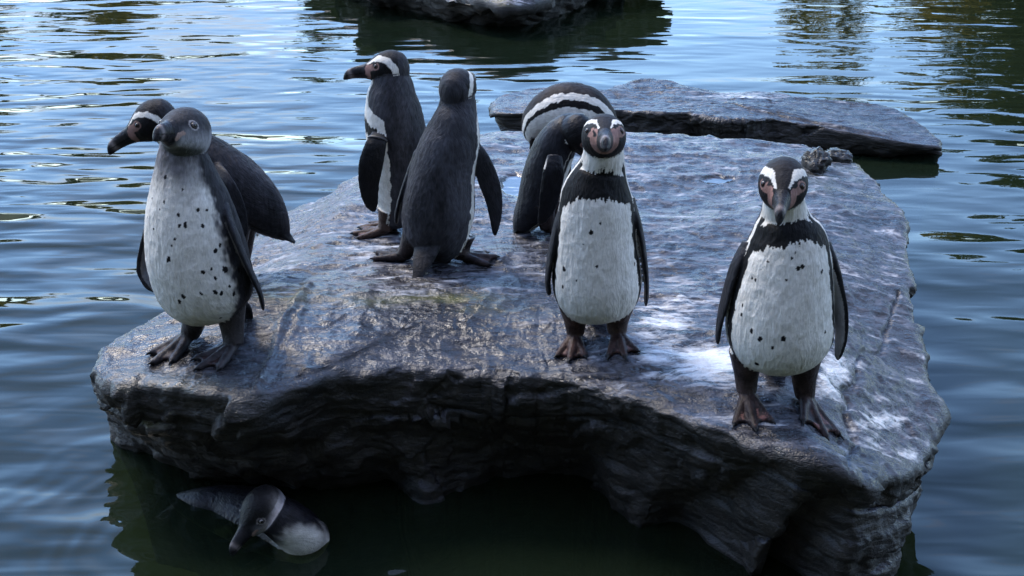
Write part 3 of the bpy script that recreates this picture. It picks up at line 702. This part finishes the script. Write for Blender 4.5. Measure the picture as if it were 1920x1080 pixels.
    if not juv:
        bt, bb = spec['sband'] if 'sband' in spec else (torso_sp(*spec['band'][0])[0], torso_sp(*spec['band'][1])[0])
        b.band = (bt, bb)
        c = backc.copy()
        # upper: white neck above the chest band
        nk = sstep(bt - .02, bt + .1, s)
        wlim = pf['wh'] * (1 - nk) + spec.get('neckw', 1.15) * nk
        wf = (ap < wlim) & (sp_ > spec.get('wmin', -1)); c[wf] = WHITE
        narrow = sstep(bb - .10, bb, s)          # the band's legs grow out of the bar
        inn = pf['bel'] + (pf['band'] - pf['bel']) * .35 * sstep(bb - .1, .1, s)
        legs = (ap > inn) & (ap < pf['band']) & (sp_ < bt)
        bar = (sp_ < bt - spec.get('arch', .05) * sstep(.2, 1.3, np.abs(phi))) & (sp_ > bb - .05 * sstep(.3, 1.2, np.abs(phi))) & (ap < pf['band'])
        kb = legs | bar
        c[kb] = BLACK * (1 + .3 * n2[kb])[:, None]
    else:
        c = backc.copy()
        e = sstep(1.40, 1.15, np.abs(phi) + .08 * n1 + .06 * n2)
        gr = sstep(spec['grey'][0], spec['grey'][1], s + .03 * n1)      # 1 near the head
        fr_ = WHITE * (1 - gr)[:, None] + np.array([.12, .115, .125]) * gr[:, None] * (1 + .5 * n2 + .3 * n1)[:, None]
        c = c * (1 - e)[:, None] + fr_ * e[:, None]
    col[tm, :3] = c[tm]
    # ---- head colours
    x, y, z = hl.T; hm = (part == 1)
    xz = np.stack([x, z], 1) + .0012 * np.stack([n1, n2], 1)
    bxe = .047 + (x - .047) / bl
    xx = np.where(x > .047, bxe, x)
    ey = np.array([.0235, .013])
    if not juv:
        h = np.tile(BLACK * 1.25, (nv, 1)) * (1 + .3 * n2)[:, None]
        top = sstep(.012, .03, z); h = h * (1 - top)[:, None] + (back * .5)[None] * top[:, None]
        swd = spec.get('stripe', .0052)
        sd1 = seg_dist(xz, [(.043, .021), (.030, .0285), (.012, .0285), (-.006, .022), (-.019, .006), (-.023, -.012), (-.016, -.030), (-.012, -.05)])
        wdt = swd * np.interp(x, [-.02, .02, .04], [1.25, .9, .8])
        stripe = (sd1 < wdt) & (np.abs(y) > np.interp(x, [0, .02, .03, .045], [.004, .013, .012, .008])); h[stripe] = WHITE
        thr = (z < -.024 + .9 * (x + .012) ) & (x < .005) & (x > -.03) & (z < -.02); h[thr] = WHITE
        nape = (x < -.028) ; h[nape] = back * .8
        pk = seg_dist(np.stack([xx, z], 1) + .0018 * np.stack([n1, n2], 1), [(.030, .010), (.040, .010), (.046, .004), (.046, -.012)]) < spec.get('pink', .0065)
        pk |= (np.abs(np.hypot(x - ey[0], z - ey[1]) - .0068) < .0016)
        pk &= (np.abs(y) > .010) | (z < -.006)
        pk &= n3 + .5 * n1 > -.55
        h[pk] = PINK * (1 + .3 * n1[pk])[:, None]
        if spec.get('chinpink'):
            cp = (xx > .036) & (xx < .056) & (z < .004); h[cp] = PINK * (1 + .3 * n1[cp])[:, None]
        ring = (np.hypot(x - ey[0], z - ey[1]) < .0056); h[ring] = BLACK * 2
    else:
        h = np.tile(back * .8, (nv, 1)) * (1 + .3 * n2)[:, None]
        ck = sstep(.016, -.010, z + .10 * x + .004 * n1) * sstep(.05, .035, xx)
        cheek = np.array([.36, .355, .37]) * (1 + .25 * n2)[:, None]
        h = h * (1 - ck)[:, None] + cheek * ck[:, None]
        ch = sstep(-.016, -.026, z) * sstep(.045, .03, x) * sstep(-.02, .0, x); h = h * (1 - ch)[:, None] + np.array([.085, .09, .085]) * ch[:, None]
        if spec.get('stripe'):
            sd1 = seg_dist(xz, [(.020, -.014), (.0, -.004), (-.020, .012)]); k_ = np.exp(-(sd1 / .013) ** 2); h = h * (1 - k_)[:, None] + np.array([.6, .55, .52]) * k_[:, None]
        pk = seg_dist(np.stack([xx, z], 1), [(.040, -.001), (.046, -.004), (.047, -.010)]) < .0034; pk &= (np.abs(y) > .006); h[pk] = np.array([.36, .25, .21])
        rg_ = np.hypot(x - ey[0], z - ey[1]); h[rg_ < .0076] = np.array([.33, .30, .29]); h[rg_ < .0056] = BLACK
    bill = (xx > .0495 + .004 * np.cos(z * 120)) & (hm)
    bc = np.tile(np.array([.020, .019, .021]), (nv, 1)); lt = np.exp(-((xx - .090 - .25 * z) / .0055) ** 2); bc = bc * (1 - .8 * lt)[:, None] + np.array([.26, .22, .21]) * (.8 * lt)[:, None]
    bc = bc * (1 - .8 * (np.abs(z + .004 + .06 * (xx - .07)) < .0008))[:, None]
    h[bill] = bc[bill]
    col[hm, :3] = h[hm]; col[hm & bill, 3] = .32
    # ---- flippers, tail, feet
    for k, (Cf, Wf, Nf, wd, fs) in enumerate(fl):
        q_ = part == 2 + k
        if not q_.any(): continue
        idx = np.clip((near[q_] - sum(len(v) for v in parts_V[:2]) - k * 2400) // 40, 0, 59)
        r_ = P[q_] - Cf[idx]; wv = (r_ * Wf[idx]).sum(1) / wd[idx]; nv_ = (r_ * Nf[idx]).sum(1)
        outn = np.sign((Nf[idx] * np.array(fs['out'])).sum(1)) * nv_
        fc = np.array(fs.get('col', (.020, .020, .024))) * (1 + .25 * n2[q_])[:, None]
        pale = (outn < -.0008) & (np.abs(wv) < .72) & (idx > 8); fc[pale] = np.array(fs.get('under', (.20, .19, .19)))
        if fs.get('edge'):
            ed_ = (wv * fs['edge'] > .80) & (idx > fs.get('e0', 4)) & (idx < fs.get('e1', 30)); fc[ed_] = WHITE * .8
        blend = sstep(fs.get('b0', 0), fs.get('b1', 9), idx.astype(float))[:, None]
        fc = fc * blend + backc[q_] * (1 - blend) if not fs.get('hard') else fc
        col[q_, :3] = fc; col[q_, 3] = .5
    q_ = part == 5; col[q_, :3] = (back * .42) * (1 + .4 * n2[q_])[:, None]
    q_ = part == 6; lg = spec.get('leg', (.030, .022, .022)); col[q_, :3] = np.array(lg) * (1 + .5 * n1[q_])[:, None]; col[q_, 3] = .38
    pkf = spec.get('webpink', .5); 
    q_ = part == 7; wc = np.array([.26, .125, .105]) * pkf + np.array([.03, .022, .022]) * (1 - pkf); msk = sstep(-.2, .35, fbm(P * 60, 2, 33)); 
    col[q_, :3] = (wc * msk[:, None] + np.array([.03, .022, .022]) * (1 - msk[:, None]))[q_]; col[q_, 3] = .42
    q_ = part == 8; col[q_, :3] = (.012, .011, .011); col[q_, 3] = .3
    # ---- belly spots
    for sx_, sy_, sr in spec.get('spots', []):
        hp = hit_px(sx_, sy_, b.bvh)
        if hp is None: continue
        dd = P - hp; dd = dd * np.array([1.15, 1, .85])
        q_ = tm & (np.linalg.norm(dd, axis=1) < .8 * sr * mpp(hp) * np.clip(1 + .5 * n1 + .55 * n2, .35, 2)); col[q_, :3] = BLACK * 1.8
    if 'paint' in spec: spec['paint'](b, P, col, dict(part=part, s=s, phi=phi, hl=hl, n1=n1, n2=n2, n3=n3, P=P))
    col[:, :3] = np.clip(col[:, :3], .004, .85)
    # feather coordinates in metres: around, along
    R_ = np.where(tm, np.interp(s, np.linspace(0, 1, 150), A), .035)
    fuv = np.stack([np.where(tm, phi * R_, hl[:, 1] * hs), np.where(tm, s * clen[-1], hl[:, 2] * hs), np.where(tm, 0, hl[:, 0] * hs)], 1)
    for k, (Cf, Wf, Nf, wd, fs) in enumerate(fl):
        q_ = part == 2 + k; d_ = P[q_] - Cf[0]; fuv[q_] = np.stack([d_ @ Wf[20], d_ @ nrm(Cf[-1] - Cf[0]), d_ @ Nf[20]], 1)
    q_ = part >= 5; fuv[q_] = P[q_]
    base = np.mean([[p[0], p[1], ground(p[0], p[1])] for p in ank], axis=0) if ank else np.array([Cc[70][0], Cc[70][1], 0.0])
    P2 = P - base; me.vertices.foreach_set('co', P2.ravel())
    set_col(me, 'Col', col); set_vec(me, 'fuv', fuv)
    me.polygons.foreach_set('use_smooth', np.ones(len(me.polygons), dtype=bool)); me.update()
    root = obj('penguin', None, label=spec['label'], cat='penguin', group=spec.get('group', 'penguins on the rock'), loc=base)
    me.name = 'penguin_body'
    bo = obj('body', me, M_FEATHER_WET if spec.get('wet') else M_FEATHER, root)
    # ---- eyes
    er = .0050 * hs
    for sgn in (1, -1):
        o_ = hc + hs * (ey[0] * X + ey[1] * Zv + sgn * .08 * Yv)
        hit = b.bvh.ray_cast(Vector(o_), Vector(-sgn * Yv))
        if hit[0] is None: continue
        nr_ = np.array(hit[1]); nr_ = nr_ if nr_ @ (sgn * Yv) > 0 else -nr_; nr_ = nrm(nr_ + .8 * sgn * Yv)
        ec = np.array(hit[0]) - nr_ * er * .45
        t1 = nrm(np.cross(nr_, [0.2, .1, 1])); t2 = np.cross(nr_, t1)
        ang = np.linspace(0, np.pi, 19); u_ = np.linspace(0, 2 * np.pi, 24, endpoint=False); Ve = []; ce = []
        for a_ in ang:
            cc = (.004, .004, .004) if a_ < .62 else (spec.get('iris', (.05, .022, .016)) if a_ < 1.02 else (.02, .016, .016))
            for q in u_: Ve.append(er * (math.cos(a_) * nr_ + math.sin(a_) * (math.cos(q) * t1 + math.sin(q) * t2))); ce.append((*cc, 1))
        ii = np.arange(19 * 24).reshape(19, 24); jj = np.roll(ii, -1, 1)
        em = mesh_from('eye', Ve, np.stack([ii[:-1], ii[1:], jj[1:], jj[:-1]], -1).reshape(-1, 4)); set_col(em, 'Col', ce)
        obj('eye', em, M_EYE, root, loc=ec - base)
    b.root, b.base, b.fl, b.Y0 = root, base, fl, Y0
    return b
FWD = azdir(0)
# front centre: face tilted up at the camera
def paint_none(*a): pass
B6 = penguin(dict(label='white-bellied penguin with a wide black chest band and pink face raised forwards', az=-3, hs=1.17, k=.95,
    st=[(1123, 598, 14), (1123, 593, 38), (1122, 582, 60), (1121, 562, 76), (1120, 530, 83), (1118, 498, 81), (1117, 447, 76), (1118, 394, 71), (1118, 367, 67), (1120, 350, 62), (1124, 330, 53), (1128, 312, 45), (1131, 292, 39, -.01), (1132, 268, 36, -.015)],
    head=(1132, 259, -.02), hyaw=-2, hpitch=13, bill=.85, pink=.0075, stripe=.0040, chinpink=True,
    band=((1122, 322), (1122, 374)), arch=.07, pf=dict(bel=1.12, band=1.42, wh=1.62), neckw=1.5,
    flippers=[dict(pts=[(1062, 372, 0, 12), (1046, 420, .0, 20), (1034, 475, .0, 22), (1027, 525, 0, 17), (1030, 553, 0, 7)], w=FWD, out=(-1, 0, 0), hard=True),
              dict(pts=[(1180, 372, 0, 12), (1196, 420, 0, 20), (1206, 475, 0, 22), (1212, 530, 0, 17), (1211, 574, 0, 7)], w=FWD, out=(1, 0, 0), hard=True)],
    tail=[(1122, 575, .06, 30), (1120, 600, .10, 22), (1118, 622, .13, 12)],
    feet=[dict(ankle=(1079, 638), hip=(1078, 586), dir=-12, dy=0, len=.85), dict(ankle=(1157, 638), hip=(1158, 588), dir=8, dy=0, len=.85)], webpink=.35, leg=(.05, .03, .026),
    spots=[(1125, 420, 4), (1108, 436, 5), (1094, 458, 5), (1120, 500, 4), (1058, 505, 4), (1080, 526, 3), (1055, 537, 3.5), (1190, 495, 3)]))
# right
B7 = penguin(dict(label='white-bellied penguin with narrow black chest band standing on the rock corner by the white droppings', az=-4, hs=1.18, k=.95,
    st=[(1462, 690, 14), (1462, 686, 40), (1462, 674, 68), (1462, 654, 88), (1462, 626, 99), (1462, 591, 100), (1467, 539, 94), (1473, 487, 84), (1475, 461, 77), (1474, 438, 69), (1472, 420, 58), (1471, 402, 46), (1470, 382, 40, -.005), (1469, 356, 37, -.01)],
    head=(1468, 348, -.02), hyaw=-13, hpitch=-10, bill=.82, pink=.0062, stripe=.0050,
    band=((1474, 418), (1474, 462)), pf=dict(bel=1.10, band=1.36, wh=1.60), neckw=1.45,
    flippers=[dict(pts=[(1402, 455, 0.01, 14), (1378, 500, .0, 22), (1360, 560, .0, 24), (1347, 615, 0, 18), (1346, 645, 0, 7)], w=FWD, out=(-1, 0, 0), hard=True, edge=0),
              dict(pts=[(1546, 455, 0.01, 14), (1562, 510, .0, 22), (1574, 570, .0, 24), (1577, 630, 0, 19), (1570, 675, 0, 7)], w=nrm(FWD + np.array([.45, 0, 0])), out=(1, 0, 0), hard=True, under=(.42, .42, .44))],
    tail=[(1462, 665, .07, 34), (1462, 690, .11, 24), (1462, 712, .14, 12)],
    feet=[dict(ankle=(1399, 748), hip=(1400, 672), dir=2, dy=0), dict(ankle=(1508, 756), hip=(1508, 678), dir=14, dy=0, len=1.1)], webpink=.8, leg=(.035, .024, .022),
    spots=[(1439, 491, 4), (1484, 484, 4.5), (1491, 474, 4), (1497, 505, 5), (1504, 501, 4), (1475, 525, 5.5), (1416, 525, 4), (1410, 521, 3.5), (1392, 572, 4), (1390, 590, 3.5), (1409, 621, 4.5), (1424, 635, 5), (1469, 636, 5), (1448, 652, 5), (1418, 683, 5), (1541, 509, 4), (1547, 622, 3.5), (1378, 582, 3)]))
# juvenile front left
B1 = penguin(dict(label='young grey-headed penguin with freckled white belly standing on the rock\'s rounded tip', az=-27, hs=1.28, k=.93, juv=True, back=(.040, .040, .047), grey=(.66, .90),
    st=[(409, 599, 14), (407, 593, 40), (402, 580, 63), (395, 560, 81), (385, 530, 91), (377, 500, 94), (370, 472, 94), (362, 425, 88), (355, 378, 77), (350, 345, 66), (347, 318, 56), (344, 295, 48), (343, 275, 42), (344, 250, 36, -.01)],
    head=(346, 250, -.015), hyaw=-17, hpitch=18, bill=.62, roll=0, iris=(.12, .10, .09),
    flippers=[dict(pts=[(420, 385, -.02, 16), (440, 440, -.045, 28), (465, 500, -.045, 29), (487, 548, -.03, 20), (494, 582, -.02, 8)], w=nrm(azdir(-17) + np.array([.55, 0, 0])), out=(1, -.3, 0)),
              dict(pts=[(288, 400, .05, 14), (276, 450, .06, 22), (270, 500, .06, 24), (280, 530, .05, 18), (293, 548, .04, 8)], w=azdir(-17), out=(-1, 0, 0), hard=True)],
    tail=[(430, 560, .07, 30), (455, 580, .10, 22), (466, 598, .12, 12)],
    feet=[dict(ankle=(358, 640), hip=(372, 583), dir=-42, dy=-.01), dict(ankle=(440, 660), hip=(428, 578), dir=-38, dy=.0)], webpink=.05, leg=(.040, .036, .038),
    spots=[(311, 332, 4), (343, 355, 3.5), (308, 379, 4.5), (300, 393, 3), (335, 404, 4), (335, 424, 5), (347, 422, 4), (380, 422, 4.5), (389, 394, 3.5), (371, 394, 3.5), (328, 448, 4.5), (322, 461, 3.5), (317, 487, 5), (288, 429, 3.5), (404, 471, 5), (413, 459, 3.5), (422, 504, 6), (397, 504, 3), (381, 510, 4.5), (404, 521, 4.5), (448, 505, 5), (430, 537, 5), (404, 547, 4.5), (417, 548, 4.5), (439, 552, 5), (376, 550, 4.5), (344, 556, 4), (337, 566, 5), (414, 596, 4), (285, 372, 3), (276, 408, 3)]))
# black one behind the juvenile
B2 = penguin(dict(label='black-backed penguin leaning forward behind the grey-headed youngster, bill pointing over the water', az=-85, hs=1.20, k=1.0, Y=2.93,
    st=[(538, 446, 8), (528, 434, 20), (510, 412, 36), (488, 388, 48), (462, 364, 55), (432, 338, 57), (402, 312, 53), (370, 284, 44), (340, 258, 36), (312, 238, 32), (296, 230, 28)],
    head=(288, 228, 0), hyaw=-84, hpitch=-27, bill=1.05, pink=.0075, stripe=.0045, back=(.030, .029, .034),
    sband=(.84, .74), pf=dict(bel=.8, band=1.0, wh=1.15), neckw=.9, wmin=.35,
    flippers=[dict(pts=[(402, 312, -.05, 14), (418, 345, -.095, 24), (438, 395, -.105, 24), (458, 445, -.10, 10)], w=(-.5, 0, -.6), out=(0, -1, 0), edge=1, e0=2, e1=14)],
    tail=[(520, 425, 0, 22), (540, 444, 0, 16), (553, 455, 0, 6)], tailF=(0.6, 0, -.7),
    feet=[dict(ankle=(436, 538), hip=(450, 400), dir=-85, dy=-.04), dict(ankle=(452, 522), hip=(462, 400), dir=-85, dy=.04)]))
# side view, flipper band
B3 = penguin(dict(label='dark grey penguin in profile with a white face ring and a band on its flipper', az=-101, hs=1.10, k=1.0, back=(.048, .048, .056),
    st=[(738, 428, 8), (738, 420, 22), (742, 402, 33), (746, 380, 40), (749, 345, 48), (749, 300, 54), (746, 255, 56.5), (739, 210, 53), (736, 184, 47), (736, 162, 41), (734, 145, 35), (732, 132, 30)],
    head=(728, 128, 0), hyaw=-92, hpitch=-6, bill=.98, pink=.0070, stripe=.0062,
    sband=(.74, .66), pf=dict(bel=1.2, band=1.2, wh=1.5), neckw=.62,
    flippers=[dict(pts=[(728, 215, -.03, 14), (718, 240, -.035, 13), (707, 264, -.080, 18), (697, 300, -.096, 23), (692, 345, -.095, 20), (696, 380, -.09, 14), (701, 398, -.085, 6)], w=(-1, 0, 0), out=(0, -1, 0), col=(.006, .006, .007), under=(.02, .02, .02), b0=15, b1=17)],
    tail=[(765, 415, 0, 18), (778, 430, 0, 14), (788, 440, .01, 6)], tailF=(.6, 0, -.7),
    feet=[dict(ankle=(722, 441), hip=(730, 405), dir=-92, dy=-.02), dict(ankle=(735, 428), hip=(738, 402), dir=-95, dy=.05)], webpink=.4, leg=(.06, .038, .03)))
# back view
B4 = penguin(dict(label='dark grey penguin seen from behind with its tail on the wet rock', az=160, hs=1.14, k=.92, back=(.052, .052, .060),
    st=[(803, 484, 10), (806, 478, 28), (811, 468, 43), (815, 452, 56), (817, 432, 63), (819, 408, 67), (822, 385, 68), (827, 342, 63), (835, 299, 58), (843, 274, 56), (849, 252, 52), (853, 230, 45), (857, 205, 37, .01), (858, 185, 33, .015), (858, 165, 30, .02)],
    head=(859, 165, .025), hyaw=162, hpitch=6, stripe=.0050, bill=.8,
    sband=(.82, .76), pf=dict(bel=1.1, band=1.38, wh=1.66), neckw=1.3,
    flippers=[dict(pts=[(884, 268, -.01, 12), (900, 298, -.01, 17), (916, 338, -.01, 20), (928, 385, -.01, 15), (928, 442, -.01, 4)], w=(1, 0.1, .1), out=(.2, -1, 0)),
              dict(pts=[(785, 285, .01, 12), (770, 318, .02, 17), (755, 360, .02, 19), (746, 395, .02, 14), (743, 420, .02, 5)], w=nrm(azdir(158) + np.array([-.25, 0, 0])), out=(-1, 0, 0), hard=True)],
    tail=[(812, 418, .0, 40), (806, 450, -.035, 34), (796, 482, -.076, 23), (785, 510, -.106, 13), (774, 530, -.125, 5)],
    feet=[dict(ankle=(864, 490), hip=(866, 455), dir=98, dy=0), dict(ankle=(757, 491), hip=(780, 452), dir=-125, dy=0)], webpink=.1))
# preening, black and wet
B5 = penguin(dict(label='glossy wet black penguin preening with its head tucked down towards its breast', az=84, hs=1.12, k=.95, wet=True, back=(.018, .019, .024),
    st=[(968, 432, 8), (975, 424, 18), (988, 405, 28), (1002, 380, 35), (1014, 345, 40), (1024, 312, 41), (1036, 282, 40), (1050, 258, 37), (1066, 243, 32), (1082, 242, 26), (1090, 250, 22)],
    head=(1086, 252, -.03), hyaw=72, hpitch=-58, hup=(.3, -.2, 1), pink=.0005, stripe=.0,
    sband=(.80, .72), pf=dict(bel=.5, band=.7, wh=.75), neckw=.1,
    flippers=[dict(pts=[(1040, 292, -.09, 14), (1038, 320, -.11, 20), (1033, 355, -.115, 20), (1026, 390, -.11, 16), (1012, 421, -.10, 6)], w=(1, 0, 0), out=(0, -1, 0), edge=-1, e0=0, e1=12, col=(.008, .008, .010))],
    tail=[(978, 418, 0, 16), (966, 434, 0, 13), (957, 444, 0, 6)], tailF=(-.6, 0, -.7),
    feet=[dict(ankle=(1026, 438), hip=(1020, 390), dir=80, dy=-.03), dict(ankle=(1040, 428), hip=(1034, 390), dir=75, dy=.04)]))
# arched behind
B9 = penguin(dict(label='penguin bent over in an arch, showing curved white and black flank stripes', az=90, hs=1.05, k=.95, back=(.026, .022, .022), F0=(.05, -.72, -.70),
    st=[(1000, 266, 8), (1000, 258, 16), (1003, 243, 26), (1013, 226, 36), (1034, 212, 46), (1062, 205, 52), (1090, 211, 52), (1112, 228, 46), (1126, 250, 36), (1134, 272, 28), (1138, 288, 22)],
    head=(1140, 280, -.01), hyaw=100, hpitch=-80,
    sband=(2.0, 1.9), pf=dict(bel=.98, band=1.31, wh=1.60), neckw=1.60,
    tail=[(1000, 252, 0, 20), (997, 266, 0, 14), (994, 280, 0, 6)],
    feet=[dict(ankle=(1036, 368), hip=(1040, 245), dir=60, dy=-.02), dict(ankle=(1056, 374), hip=(1060, 245), dir=60, dy=.03)]))
# swimmer
def paint8(b, P, col, d):
    s, phi, n1 = d['s'], d['phi'], d['n1']; tm = d['part'] == 0
    col[tm, :3] = np.array([.012, .012, .015]) * (1 + .5 * n1 + .4 * d['n2'])[tm][:, None]
    hh = d['part'] == 1; ck = sstep(.022, .004, d['hl'][:, 2]) * .55 + .45; col[hh, :3] *= np.where(d['hl'][hh, 2] > .016, .45, 1.0)[:, None]
    p2 = project(P); k = sstep(1.25, .55, np.hypot((p2[:, 0] - 575) / 60, (p2[:, 1] - 1030) / 46) + .12 * n1)
    q = tm & (k > 0); col[q, :3] = col[q, :3] * (1 - k[q])[:, None] + WHITE * k[q][:, None]
    k = .7 * sstep(1.1, .4, np.hypot((p2[:, 0] - 415) / 22, (p2[:, 1] - 1000) / 14) + .2 * n1); q = tm & (k > 0)
    col[q, :3] = col[q, :3] * (1 - k[q])[:, None] + np.array([.45, .46, .48]) * k[q][:, None]
B8 = penguin(dict(label='grey penguin swimming below the rock, head turned back and white breast at the waterline', az=30, hs=1.10, k=.85, juv=True, stripe=.01, wet=True, back=(.016, .016, .019), grey=(.2, .9), group='penguin in the water',
    F0=(.35, -.45, -.8),
    zst=[(318, 932, 6, -.015), (345, 940, 22, -.02), (385, 948, 38, -.025), (435, 957, 50, -.03), (490, 974, 58, -.025), (535, 994, 56, -.015), (562, 1008, 48, .0), (568, 1010, 42, .015), (558, 998, 40, .035), (540, 982, 40, .055), (515, 966, 36, .075)],
    head=(492, 956, .085), hyaw=-40, hpitch=-30, bill=.85, iris=(.2, .18, .17), fur=.8, paint=paint8))

# identification bands
def ring_band(bird, fi, i0, i1, mat, label=None):
    Cf, Wf, Nf, wd, fs = bird.fl[fi]; V, F = [], []; ii = np.linspace(i0, i1, 5).astype(int); n = 40
    for q, i in enumerate(ii):
        for k in range(n):
            a = 2 * math.pi * k / n; V.append(Cf[i] + (wd[i] + .002) * math.cos(a) * Wf[i] + .0115 * math.sin(a) * Nf[i] - bird.base)
    for q in range(4):
        for k in range(n): F.append((q * n + k, q * n + (k + 1) % n, (q + 1) * n + (k + 1) % n, (q + 1) * n + k))
    me = mesh_from('flipper_band', V, F); o = obj('flipper_band', me, mat, bird.root)
    md = o.modifiers.new('s', 'SOLIDIFY'); md.thickness = .002
ring_band(B3, 0, 16, 18, M_BANDB)
# ------------------------------------------------------------------ trees on the far bank (seen mirrored in the pond)
def tree_meshes(h, cr, seed, nleaf, leaf, trunk_frac=.28, spread=1.0):
    r = np.random.default_rng(seed); V, F = [], []
    def tube(pts, rad, seg=8):
        off = len(V); pts = np.array(pts); T, Fa, La = frames(pts, (1, .2, .1))
        for p, q, f, l in zip(pts, rad, Fa, La):
            for k in range(seg): a = 2 * math.pi * k / seg; V.append(p + q * (math.cos(a) * f + math.sin(a) * l))
        for i in range(len(pts) - 1):
            for k in range(seg): F.append((off + i * seg + k, off + i * seg + (k + 1) % seg, off + (i + 1) * seg + (k + 1) % seg, off + (i + 1) * seg + k))
    zs = np.linspace(0, h * .9, 9)
    tr = np.stack([.06 * h * np.sin(zs / h * 3 + seed) , .05 * h * np.sin(zs / h * 2.3 + 2 * seed), zs - .2], 1); tr[0, :2] = 0
    tube(tr, np.linspace(.035 * h, .006 * h, 9))
    cl = []
    for k in range(16):
        t = r.uniform(trunk_frac, .98); p0 = np.array([np.interp(t, np.linspace(0, .9, 9), tr[:, i]) for i in range(3)])
        a = r.uniform(0, 2 * math.pi); ln = cr * (1.05 - .55 * t) * r.uniform(.6, 1.1) * spread
        p1 = p0 + np.array([math.cos(a) * ln * .55, math.sin(a) * ln * .55, ln * .30]); p2 = p0 + np.array([math.cos(a) * ln, math.sin(a) * ln, ln * .38])
        tube([p0, p1, p2], [.012 * h, .007 * h, .002 * h], 6)
        for q in (p1, p2, (p1 + p2) / 2 + r.normal(0, .12 * cr, 3)): cl.append((q, cr * r.uniform(.20, .42)))
    LV, LF = [], []
    per_ = nleaf // len(cl)
    for q, rr in cl:
        n = per_; d = r.normal(0, 1, (n, 3)); d /= np.linalg.norm(d, axis=1, keepdims=True); rad = rr * r.uniform(.25, 1.1, n) ** .6
        c = q + d * rad[:, None] * np.array([1, 1, .75])
        for p in c:
            u = r.normal(0, 1, 3); u /= np.linalg.norm(u); v = np.cross(u, r.normal(0, 1, 3)); v /= np.linalg.norm(v) + 1e-9
            l = leaf * r.uniform(.6, 1.3); o = len(LV)
            LV += [p - u * l, p + v * l * .45, p + u * l, p - v * l * .45]; LF.append((o, o + 1, o + 2, o + 3))
    return mesh_from('trunk', V, F), mesh_from('crown', LV, LF, False)
KINDS = [tree_meshes(5.6, 2.3, 3, 9000, .11), tree_meshes(4.6, 1.9, 8, 7000, .10), tree_meshes(6.2, 1.5, 15, 2600, .10, .35)]
CROWN = {}
def tree(x, y, kind, s, rz, leaf, label):
    t = obj('tree', None, label=label, cat='tree', group='trees on the far bank', loc=(x, y, .35)); t.rotation_euler = (0, 0, rz); t.scale = (s, s, s)
    a, c = KINDS[kind]
    obj('trunk', a if a.users == 0 else a, M_BARK, t)
    if (kind, leaf) not in CROWN: CROWN[kind, leaf] = c.copy()
    obj('crown', CROWN[kind, leaf], M_LEAF[leaf], t)
    return t
LB = ['dense dark green tree on the far bank, mirrored in the pond', 'olive yellow tree on the far bank, mirrored as broken streaks', 'sparse twiggy tree on the far bank, mirrored in the rippled pond']
r_ = random.Random(4)
for x, y, kd_, s, lf in [(7.0, 27, 2, .66, 1), (8.4, 26, 1, .72, 1), (9.6, 27.5, 2, .8, 2), (10.4, 27, 1, .90, 2), (11.4, 25.5, 0, .95, 0), (13.2, 27, 0, 1.05, 0), (15.5, 28, 0, 1.1, 0), (6.6, 29, 2, .66, 1), (18, 27, 0, 1.1, 0),
                         (-6.6, 27, 1, .52, 1), (-7.8, 26, 0, .48, 1), (-9.2, 27, 1, .60, 2), (-10.6, 26, 0, .54, 1), (-12.2, 27, 0, .60, 0), (-14.4, 27, 1, .8, 2), (-17, 28, 0, .8, 0),
                         (-3.9, 26, 2, .52, 2), (-1.2, 28, 2, .56, 1), (2.2, 27, 2, .40, 1)]:
    tree(x, y, kd_, s, r_.uniform(0, 6), lf, LB[2] if kd_ == 2 else (LB[1] if lf == 1 else LB[0]))

for i in range(13):                              # unseen trees added behind the camera to shade the rock front
    for j in range(2):
        o = tree(-15 + 2.5 * i + 1.2 * j + r_.uniform(-.5, .5), -4.2 - 2.6 * j + r_.uniform(-.5, .5), (i + j) % 2, 1.0 + .2 * r_.random() + .1 * j, r_.uniform(0, 6), (0, 2)[(i + j) % 2], 'unseen leafy tree added on the near bank to shade the penguin rock')
        o['group'] = 'unseen trees added for shade'; o.location.z = .0

def shade_hedge():  # unseen leaf screen, added to hold back low light from behind the camera
    r = np.random.default_rng(5); n = 14000
    p = np.stack([r.uniform(-22, 22, n), -2.6 + r.uniform(-.6, .6, n), r.uniform(-.1, 2.3, n)], 1)
    p[:, 1] += .25 * np.sin(p[:, 0] * 1.7); p[:, 2] *= 1 + .12 * np.sin(p[:, 0] * 2.3 + 1)
    u = r.normal(0, 1, (n, 3)); u /= np.linalg.norm(u, axis=1, keepdims=True); v = np.cross(u, r.normal(0, 1, (n, 3))); v /= np.linalg.norm(v, axis=1, keepdims=True)
    l = .13 * r.uniform(.6, 1.3, (n, 1)); V = np.stack([p - u * l, p + v * l * .6, p + u * l, p - v * l * .6], 1).reshape(-1, 3)
    return mesh_from('shade_hedge', V, np.arange(4 * n).reshape(n, 4), False)
obj('shade_hedge', shade_hedge(), M_LEAF[0], label='unseen leafy screen added behind the camera to block low sky light', cat='shade_hedge')
